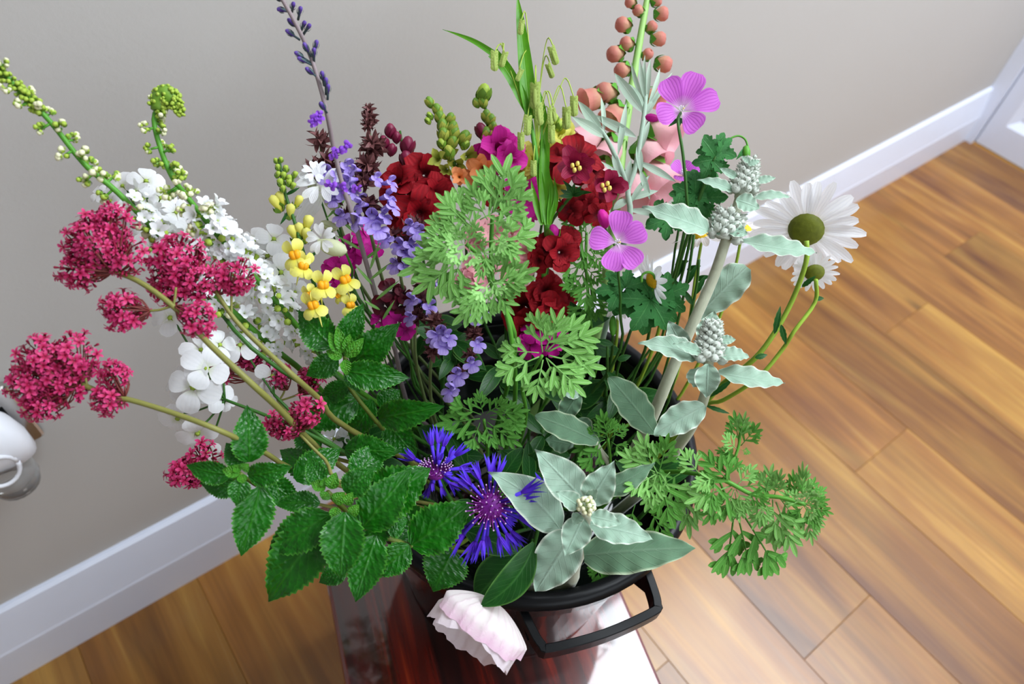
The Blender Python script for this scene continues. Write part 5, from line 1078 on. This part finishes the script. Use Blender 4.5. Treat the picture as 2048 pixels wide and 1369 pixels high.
t = wormwood('wormwood branch sticking out to the right over the wood floor', (1405, 950), d,
    [((1606, 1010), (1660, 1000)), ((1606, 1010), (1640, 1060)), ((1600, 1010), (1610, 950)), ((1590, 1005), (1585, 940), .8), ((1520, 995), (1530, 1050)), ((1500, 990), (1460, 1040)), ((1530, 992), (1545, 930)), ((1430, 955), (1420, 1030)), ((1430, 955), (1385, 975)), ((1400, 950), (1360, 900)), ((1340, 945), (1300, 985)), ((1490, 985), (1540, 1010)), ((1560, 998), (1600, 1050)),
     ((1315, 948), (1275, 866)), ((1318, 945), (1338, 870)), ((1310, 950), (1250, 985)), ((1312, 952), (1290, 1025)), ((1318, 952), (1348, 1060), 1.1), ((1322, 950), (1372, 1032)), ((1310, 945), (1235, 905)), ((1360, 948, .02), (1300, 985, .01)), ((1370, 960, .02), (1380, 1078, .02), .9),
     ((1462, 972), (1372, 1008), 1.1), ((1464, 978), (1405, 1050)), ((1468, 980), (1446, 1046)), ((1470, 975), (1400, 905)), ((1474, 972), (1514, 928)), ((1472, 980), (1500, 1030)), ((1460, 965), (1452, 890)), ((1470, 985, .01), (1480, 1045)), ((1480, 975), (1560, 965), .9),
     ((1478, 890), (1468, 822), 1), ((1482, 892), (1520, 848), 1), ((1482, 900), (1502, 908), .9), ((1474, 900), (1446, 872), .9), ((1470, 910), (1430, 900), .9), ((1480, 880), (1490, 826), .8),
     ((1545, 1000), (1550, 1106), .9), ((1552, 1005), (1595, 1114), .9), ((1540, 1000), (1505, 1060), .9), ((1548, 995), (1562, 940), .8),
     ((1612, 1010), (1666, 1028), 1), ((1610, 1005), (1632, 955), 1), ((1606, 1005), (1604, 926), .5), ((1612, 1018), (1626, 1092), .8), ((1615, 1004), (1655, 975), .9), ((1612, 1014), (1642, 1068), .8), ((1605, 1008), (1560, 985), .9), ((1605, 1015), (1570, 1060), .9), ((1615, 1015), (1650, 1050), .9)],
    [((1612, 1010), (1640, 1010)), ((1612, 1010), (1630, 980)), ((1612, 1010), (1600, 985)), ((1612, 1012), (1630, 1040))],
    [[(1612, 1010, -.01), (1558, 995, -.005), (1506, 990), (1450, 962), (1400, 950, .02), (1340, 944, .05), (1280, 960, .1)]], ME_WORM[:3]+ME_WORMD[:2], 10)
stem(t, [(1480, 850), (1478, 890), (1460, 940), (1445, 960)], 6, M_GREEN, d, False, 'side_stem')
for b, e in (((1468, 1025, .0), (1452, 1158)), ((1475, 1030, .0), (1505, 1152)), ((1490, 1035, .0), (1562, 1150))): inst('leaf', ME_WORMD[2], frame(p3(b, d+.02), p3(e, d+.02)-p3(b, d+.02), nv(p3(b, d), .5, -.3), (p3(e, d+.02)-p3(b, d+.02)).length), t)
stem(t, [(1440, 965, .01), (1455, 1000, .015), (1472, 1035, .02)], 5, M_GREEN, d, False, 'side_stem')
d = .57
wormwood('small wormwood tuft between the dull green woolly leaves and the silver star', (1216, 880), d,
    [((1216, 878), (1202, 822)), ((1222, 876), (1258, 850)), ((1210, 880), (1144, 906)), ((1212, 884), (1164, 940)), ((1222, 884), (1262, 912)), ((1218, 876), (1230, 836), .9), ((1212, 876), (1170, 862), .9), ((1230, 920, .02), (1300, 990, .02)), ((1225, 930, .02), (1240, 1000, .02)), ((1300, 1020, .03), (1340, 1090, .03)), ((1270, 1010, .03), (1250, 1075, .03)), ((1230, 1110, .05), (1225, 1172, .055)), ((1200, 1110, .05), (1195, 1180, .055))], [],
    [[(1216, 878), (1220, 940, .03), (1200, 1020, .07)]], ME_WORMD, 7)
d = .60
wormwood('dark curly finely cut foliage under the lower pink geranium', (1172, 470), d,
    [((1175, 470), (1140, 425)), ((1172, 468), (1170, 412)), ((1178, 468), (1205, 425)), ((1170, 475), (1120, 480)), ((1170, 480), (1130, 520)), ((1178, 480), (1205, 505)), ((1172, 490), (1165, 540)), ((1168, 530, .01), (1122, 545, .01)), ((1170, 540, .01), (1140, 590, .01)), ((1176, 540, .01), (1205, 570, .01)), ((1176, 560, .01), (1170, 620, .01)), ((1168, 570, .01), (1120, 570, .01)), ((1178, 590, .02), (1205, 640, .02)), ((1172, 600, .02), (1150, 660, .02)), ((1180, 500), (1212, 540)), ((1145, 425), (1110, 400), .9), ((1160, 450), (1120, 440), .9)], [],
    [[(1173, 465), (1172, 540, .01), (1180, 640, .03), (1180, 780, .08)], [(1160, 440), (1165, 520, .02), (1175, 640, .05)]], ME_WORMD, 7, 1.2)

# ================================================================ KNAPWEED
def knap(label, c, d, tips, core, st, ax, k5=5):
    t = T('blue_knapweed', label, 'flower', c, d, 'blue knapweeds'); p0 = p3(c, d)
    stem(t, st, (10, 12), M_DGREEN, d)
    for x, y, *o in tips:
        q = p3((x, y), d+(o[0] if o else rnd(-.01, .015))); b = p0+(q-p0)*.16; m = b.lerp(q, .5)+tocam(q)*W(rnd(0, 12), d); L = (q-b).length; sd = (q-b).normalized().cross(tocam(q))
        fl = part('ray_floret', MB().tube([b, m], [W(2.6, d), W(4.2, d)], 6, sub=1), M_KNAP, t)
        for j in range(k5):
            a = (j-(k5-1)/2)*.17+rnd(-.08, .08); e = m+((q-m)*cos(a)+sd*(q-m).length*sin(a))*rnd(.82, 1.1)+tocam(q)*W(rnd(-14, 10), d)
            part('lobe', MB().leaf(m-(q-b)*.02, e, W(6.5, d), nv(m, rnd(-.6, .6), rnd(-.6, .6)), (.45, 1.0), .25, rnd(-.1, .15), twist=rnd(-1, 1), nu=7, nv=2), M_KNAP, fl)
    cr = part('flower_centre', MB().ball(p0-ax*W(6, d), W(core*.8, d), ax, .6, 12, 7), M_KCORE, t)
    for i in range(60):
        a = i*2.4; r = core*math.sqrt(i/60); o = (CR*cos(a)+CU*sin(a)); o = (o-ax*o.dot(ax)).normalized() if ax.length else o
        b = p0+o*W(r*.75, d); e = p0+o*W(r*1.25+4, d)+ax*W(22-r*.35, d)
        inst('stamen', ME_KST, frameZ(b, e-b, (e-b).length, rnd(0, 6)), cr)
    return t
M_KTIP = plain('pale_lilac_anther', G(206, 170, 214), .5, .25, 900)
def mk_kst():
    mb = MB().tube([Vector((0, 0, 0)), Vector((.05, 0, .5)), Vector((0, 0, 1))], [.06, .05, .07], 5, 0)
    mb.ball(UP*1.02, .085, None, 1, 5, 4, 1); return mb.mesh('stamen', [M_KCORE, M_KTIP])
ME_KST = mk_kst()
d = .52
knap('blue-violet knapweed facing the camera with a purple centre, left of the low silver star', (980, 1012), d, [(890, 1108), (932, 1134), (970, 1114), (1012, 1118), (1052, 1096), (1078, 1052), (1080, 990), (1004, 908), (945, 922), (1088, 968, -.005), (915, 940), (980, 905), (1070, 1030), (905, 1080), (955, 1130), (1035, 1105), (1060, 985), (1035, 1050)], 36,
     [(980, 1020, .015), (990, 1060, .04), (1000, 1120, .08)], tocam(p3((980, 1010), d)))
d = .54
knap('blue knapweed seen from the side with upright florets, beside the mint', (872, 942), d, [(858, 856), (880, 850), (898, 860), (800, 903), (938, 890), (918, 898), (850, 998), (918, 985), (946, 978), (890, 998), (905, 952), (950, 935), (862, 985), (885, 905)], 24,
     [(875, 955, .01), (900, 1000, .04), (940, 1060, .08)], (tocam(p3((870, 940), d))*.5+CU*.8).normalized())
t = T('blue_knapweed', 'blue knapweed florets showing behind the low silver star', 'flower', (1085, 965), .55, 'blue knapweeds'); stem(t, [(1085, 985), (1080, 1040, .04), (1060, 1120, .08)], 9, M_DGREEN, .55)
for x, y in ((1070, 945), (1088, 938), (1105, 950), (1128, 1035), (1120, 1010)): part('ray_floret', MB().leaf(p3((1090, 985), .55), p3((x, y), .54), W(12, .55), nv(p3((x, y), .55), .3), (.5, 1), nu=7, nv=2), M_KNAP, t)
# smooth dark leaves at the front rim
t = T('knapweed_foliage', 'smooth dark green lance leaves hanging over the front rim of the bucket', 'herb', (1020, 1110), .555)
stem(t, [(1040, 1090), (1030, 1120, .03), (1010, 1160, .06)], 10, M_DGREEN, .555)
for b, e, w, kw in (((1068, 1086, -.035), (962, 1213, -.04), 58, dict(fold=.3, twist=.35, side=.10, wave=.03, a=.1)), ((1030, 1110), (952, 1198), 78, dict(fold=.05)), ((930, 1062), (1034, 1106), 50, {}), ((1000, 960, .03), (1045, 895, .03), 40, {}), ((1060, 975, .03), (1056, 882, .03), 30, {}), ((1010, 1120, .01), (1090, 1150, .02), 60, {}), ((1005, 1130, .02), (1000, 1190, .02), 60, {}), ((1090, 1090, .0), (1075, 1150, .01), 40, {}), ((940, 1000, .05), (900, 1060, .05), 60, {})): leafp(t, b, e, w, M_DLEAF, .555, nu=16, nv=6, ab=(.7, .8), **kw)

# ================================================================ BLUSH POPPY
M_POPW = petalmat('white_poppy_petal', G(246, 244, 242), G(244, 232, 240), (.5, 1.05), G(228, 214, 226), 18, .2, .55, .45, .4, .1)
d = .53
t = T('blush_poppy', 'pale pink-edged white poppy flower hanging over the front rim of the bucket', 'flower', (985, 1203), d)
stem(t, [(986, 1206), (1000, 1180, .012), (1010, 1140, .03), (1005, 1080, .07)], (7, 9), M_DGREEN, d, rt=True)
base = p3((990, 1204), d); axis = (-CR*.50-CU*.80+tocam(base)*.34).normalized(); mid = (CR*.83-CU*.56); mid = (mid-axis*mid.dot(axis)).normalized(); dep = axis.cross(mid); dep = dep if dep.dot(tocam(base)) > 0 else -dep
HL, HW = W(98, d), W(100, d)
for k, (ang, sc, hl) in enumerate(((radians(85), 1.0, .80), (radians(-95), .84, 1.12), (radians(12), .93, .98), (radians(172), .93, .96))):
    rows, uvs = [], []
    for i in range(17):
        u = i/16; row, uv = [], []
        for j in range(25):
            s = j/24*2-1; a = ang+s*radians(76); rr = HW*sc*(.05+1.0*min(1, u*1.5)**.7*(1-.05*u))*(1+.0*abs(s)); edge = 1-.22*abs(s)**3
            ruff = u**3*(.035*sin(s*10+k*2)+.025*sin(s*23+k))
            h = HL*hl*(u**1.25*edge)*(1+ruff*.8); rr *= (1+ruff)
            el = .55
            row.append(base+axis*h+mid*(rr*cos(a))+dep*(rr*sin(a)*el)); uv.append((u, j/24))
        rows.append(row); uvs.append(uv)
    part('petal', MB().grid(rows, uvs), M_POP if k == 0 else M_POPW, t)
part('stamens', MB().ball(base+axis*HL*.35, HW*.18, axis, 1.2, 10, 6), M_STAM, t)

# ================================================================ DARK STEMS AND LEAVES INSIDE THE BUCKET
random.seed(31)
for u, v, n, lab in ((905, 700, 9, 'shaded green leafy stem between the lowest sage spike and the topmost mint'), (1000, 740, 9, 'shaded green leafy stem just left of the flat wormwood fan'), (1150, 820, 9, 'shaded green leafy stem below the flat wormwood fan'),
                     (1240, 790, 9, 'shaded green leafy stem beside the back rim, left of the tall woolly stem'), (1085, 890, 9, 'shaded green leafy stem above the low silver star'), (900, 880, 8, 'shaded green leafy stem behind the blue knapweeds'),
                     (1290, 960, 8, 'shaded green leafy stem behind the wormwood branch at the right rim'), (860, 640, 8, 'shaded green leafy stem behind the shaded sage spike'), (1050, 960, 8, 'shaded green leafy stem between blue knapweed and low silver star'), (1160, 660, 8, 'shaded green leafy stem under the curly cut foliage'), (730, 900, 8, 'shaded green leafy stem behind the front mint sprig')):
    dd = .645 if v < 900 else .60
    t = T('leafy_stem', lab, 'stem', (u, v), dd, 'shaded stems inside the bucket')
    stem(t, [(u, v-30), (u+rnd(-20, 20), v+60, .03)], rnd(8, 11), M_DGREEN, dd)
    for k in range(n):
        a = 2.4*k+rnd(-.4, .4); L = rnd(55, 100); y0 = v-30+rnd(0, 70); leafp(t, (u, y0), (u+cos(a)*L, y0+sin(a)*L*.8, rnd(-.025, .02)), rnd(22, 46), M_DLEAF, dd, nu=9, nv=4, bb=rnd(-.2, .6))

# ================================================================ SOCKET AND PLUG-IN ON THE WALL
def onwall(u, v, off=0.0):
    r = ray(u, v); return K*(EYE+r*((WALLY/K-off/K)/r.y))
c = onwall(40, 850); t = thing('wall_socket', 'brushed steel wall socket plate at the left edge of the photo behind the red flowers', 'socket', Vector((c.x, WALLY, c.z)))
q = onwall(88, 862); x1, z0 = q.x, q.z; Ws, Hs = .146, .086
Mw = Matrix((Vector((1, 0, 0)), Vector((0, 0, 1)), Vector((0, -1, 0)))).transposed().to_4x4(); Mw.translation = Vector((x1-Ws/2, WALLY, z0+Hs/2))
mb = MB(); rows = []
for o, z in ((0, 0), (0, .006), (-.002, .008)):
    rows.append([Mw @ Vector((sx*(Ws/2+o-.004)+.004*cos(radians(a0+30*k)), sy*(Hs/2+o-.004)+.004*sin(radians(a0+30*k)), z)) for sx, sy, a0 in ((1, 1, 0), (-1, 1, 90), (-1, -1, 180), (1, -1, 270)) for k in range(4)])
mb.grid(rows, [[(0, 0)]*16]*3, 0, True); mb.f.append(tuple(range(32, 48))); mb.mi.append(0)
part('face_plate', mb, M_STEEL, t, sm=False)
part('insert', MB().box((-.024, -.020, .008), (.024, .020, .0085), 0, Mw @ Matrix.Translation((.036, 0, 0))), M_BLACK, t, 'black socket insert', sm=False)
part('insert', MB().box((-.024, -.020, .008), (.024, .020, .0085), 0, Mw @ Matrix.Translation((-.036, 0, 0))), M_BLACK, t, 'black socket insert', sm=False)
M_PLUG = plain('white_plastic', srgb(232, 234, 240), .3, .02, 50, spec=.5)
gm = NT('clear_plastic'); M_CLEAR = gm.out((.92, .95, .96), .08, None, transmission=.85, ior=1.4)
cp = onwall(-22, 905, .03); t = thing('plug_in_air_freshener', 'white rounded plug-in air freshener in the steel socket, clear refill below', 'appliance', Vector((cp.x, WALLY-.009, cp.z)))
Mp = Mw.copy(); Mp.translation = Vector((cp.x, WALLY-.0088, cp.z))
prof = [(-.036, .014, .010), (-.034, .024, .022), (-.018, .033, .036), (.004, .034, .044), (.026, .030, .042), (.042, .020, .030), (.048, .006, .012)]
rows, uvs = [], []
for y, hx, dz in prof:
    row = []
    for k in range(24):
        a = 2*pi*k/24; ca, sa = cos(a), sin(a); ex = abs(ca)**.7*(1 if ca > 0 else -1); ez = abs(sa)**.7*(1 if sa > 0 else -1)
        row.append(Mp @ Vector((hx*ex, y, dz*.5+dz*.5*ez)))
    rows.append(row); uvs.append([(0, 0)]*24)
mb = MB().grid(rows, uvs, 0, True); mb.f += [tuple(range(24)), tuple(range(144, 168))]; mb.mi += [0, 0]
body = part('body', mb, M_PLUG, t)
rr_ = []
for i in range(25):
    a = 2*pi*i/24; x, y = .017*cos(a), -.004+.021*sin(a); z = .0425*(1-(x/.060)**2)+.002
    rr_.append(Mp @ Vector((x, y, z)))
part('vent_ring', MB().tube(rr_, .0022, 6, sub=1), M_PLUG, body)
part('vent', MB().add([Mp @ Vector((.013*cos(2*pi*k/20), -.016+.006*sin(2*pi*k/20), .0432)) for k in range(20)], [tuple(range(20))]), plain('vent_shadow_grey', srgb(150, 146, 142), .7), body)
part('refill', MB().lathe([(.001, -.062), (.020, -.060), (.023, -.050), (.022, -.036), (.014, -.026), (.012, -.018)], Mp @ Matrix.Translation((0, 0, .020)) @ Matrix(((1, 0, 0, 0), (0, 0, 1, 0), (0, -1, 0, 0), (0, 0, 0, 1))), 20), M_CLEAR, t, 'clear plastic refill bottle')
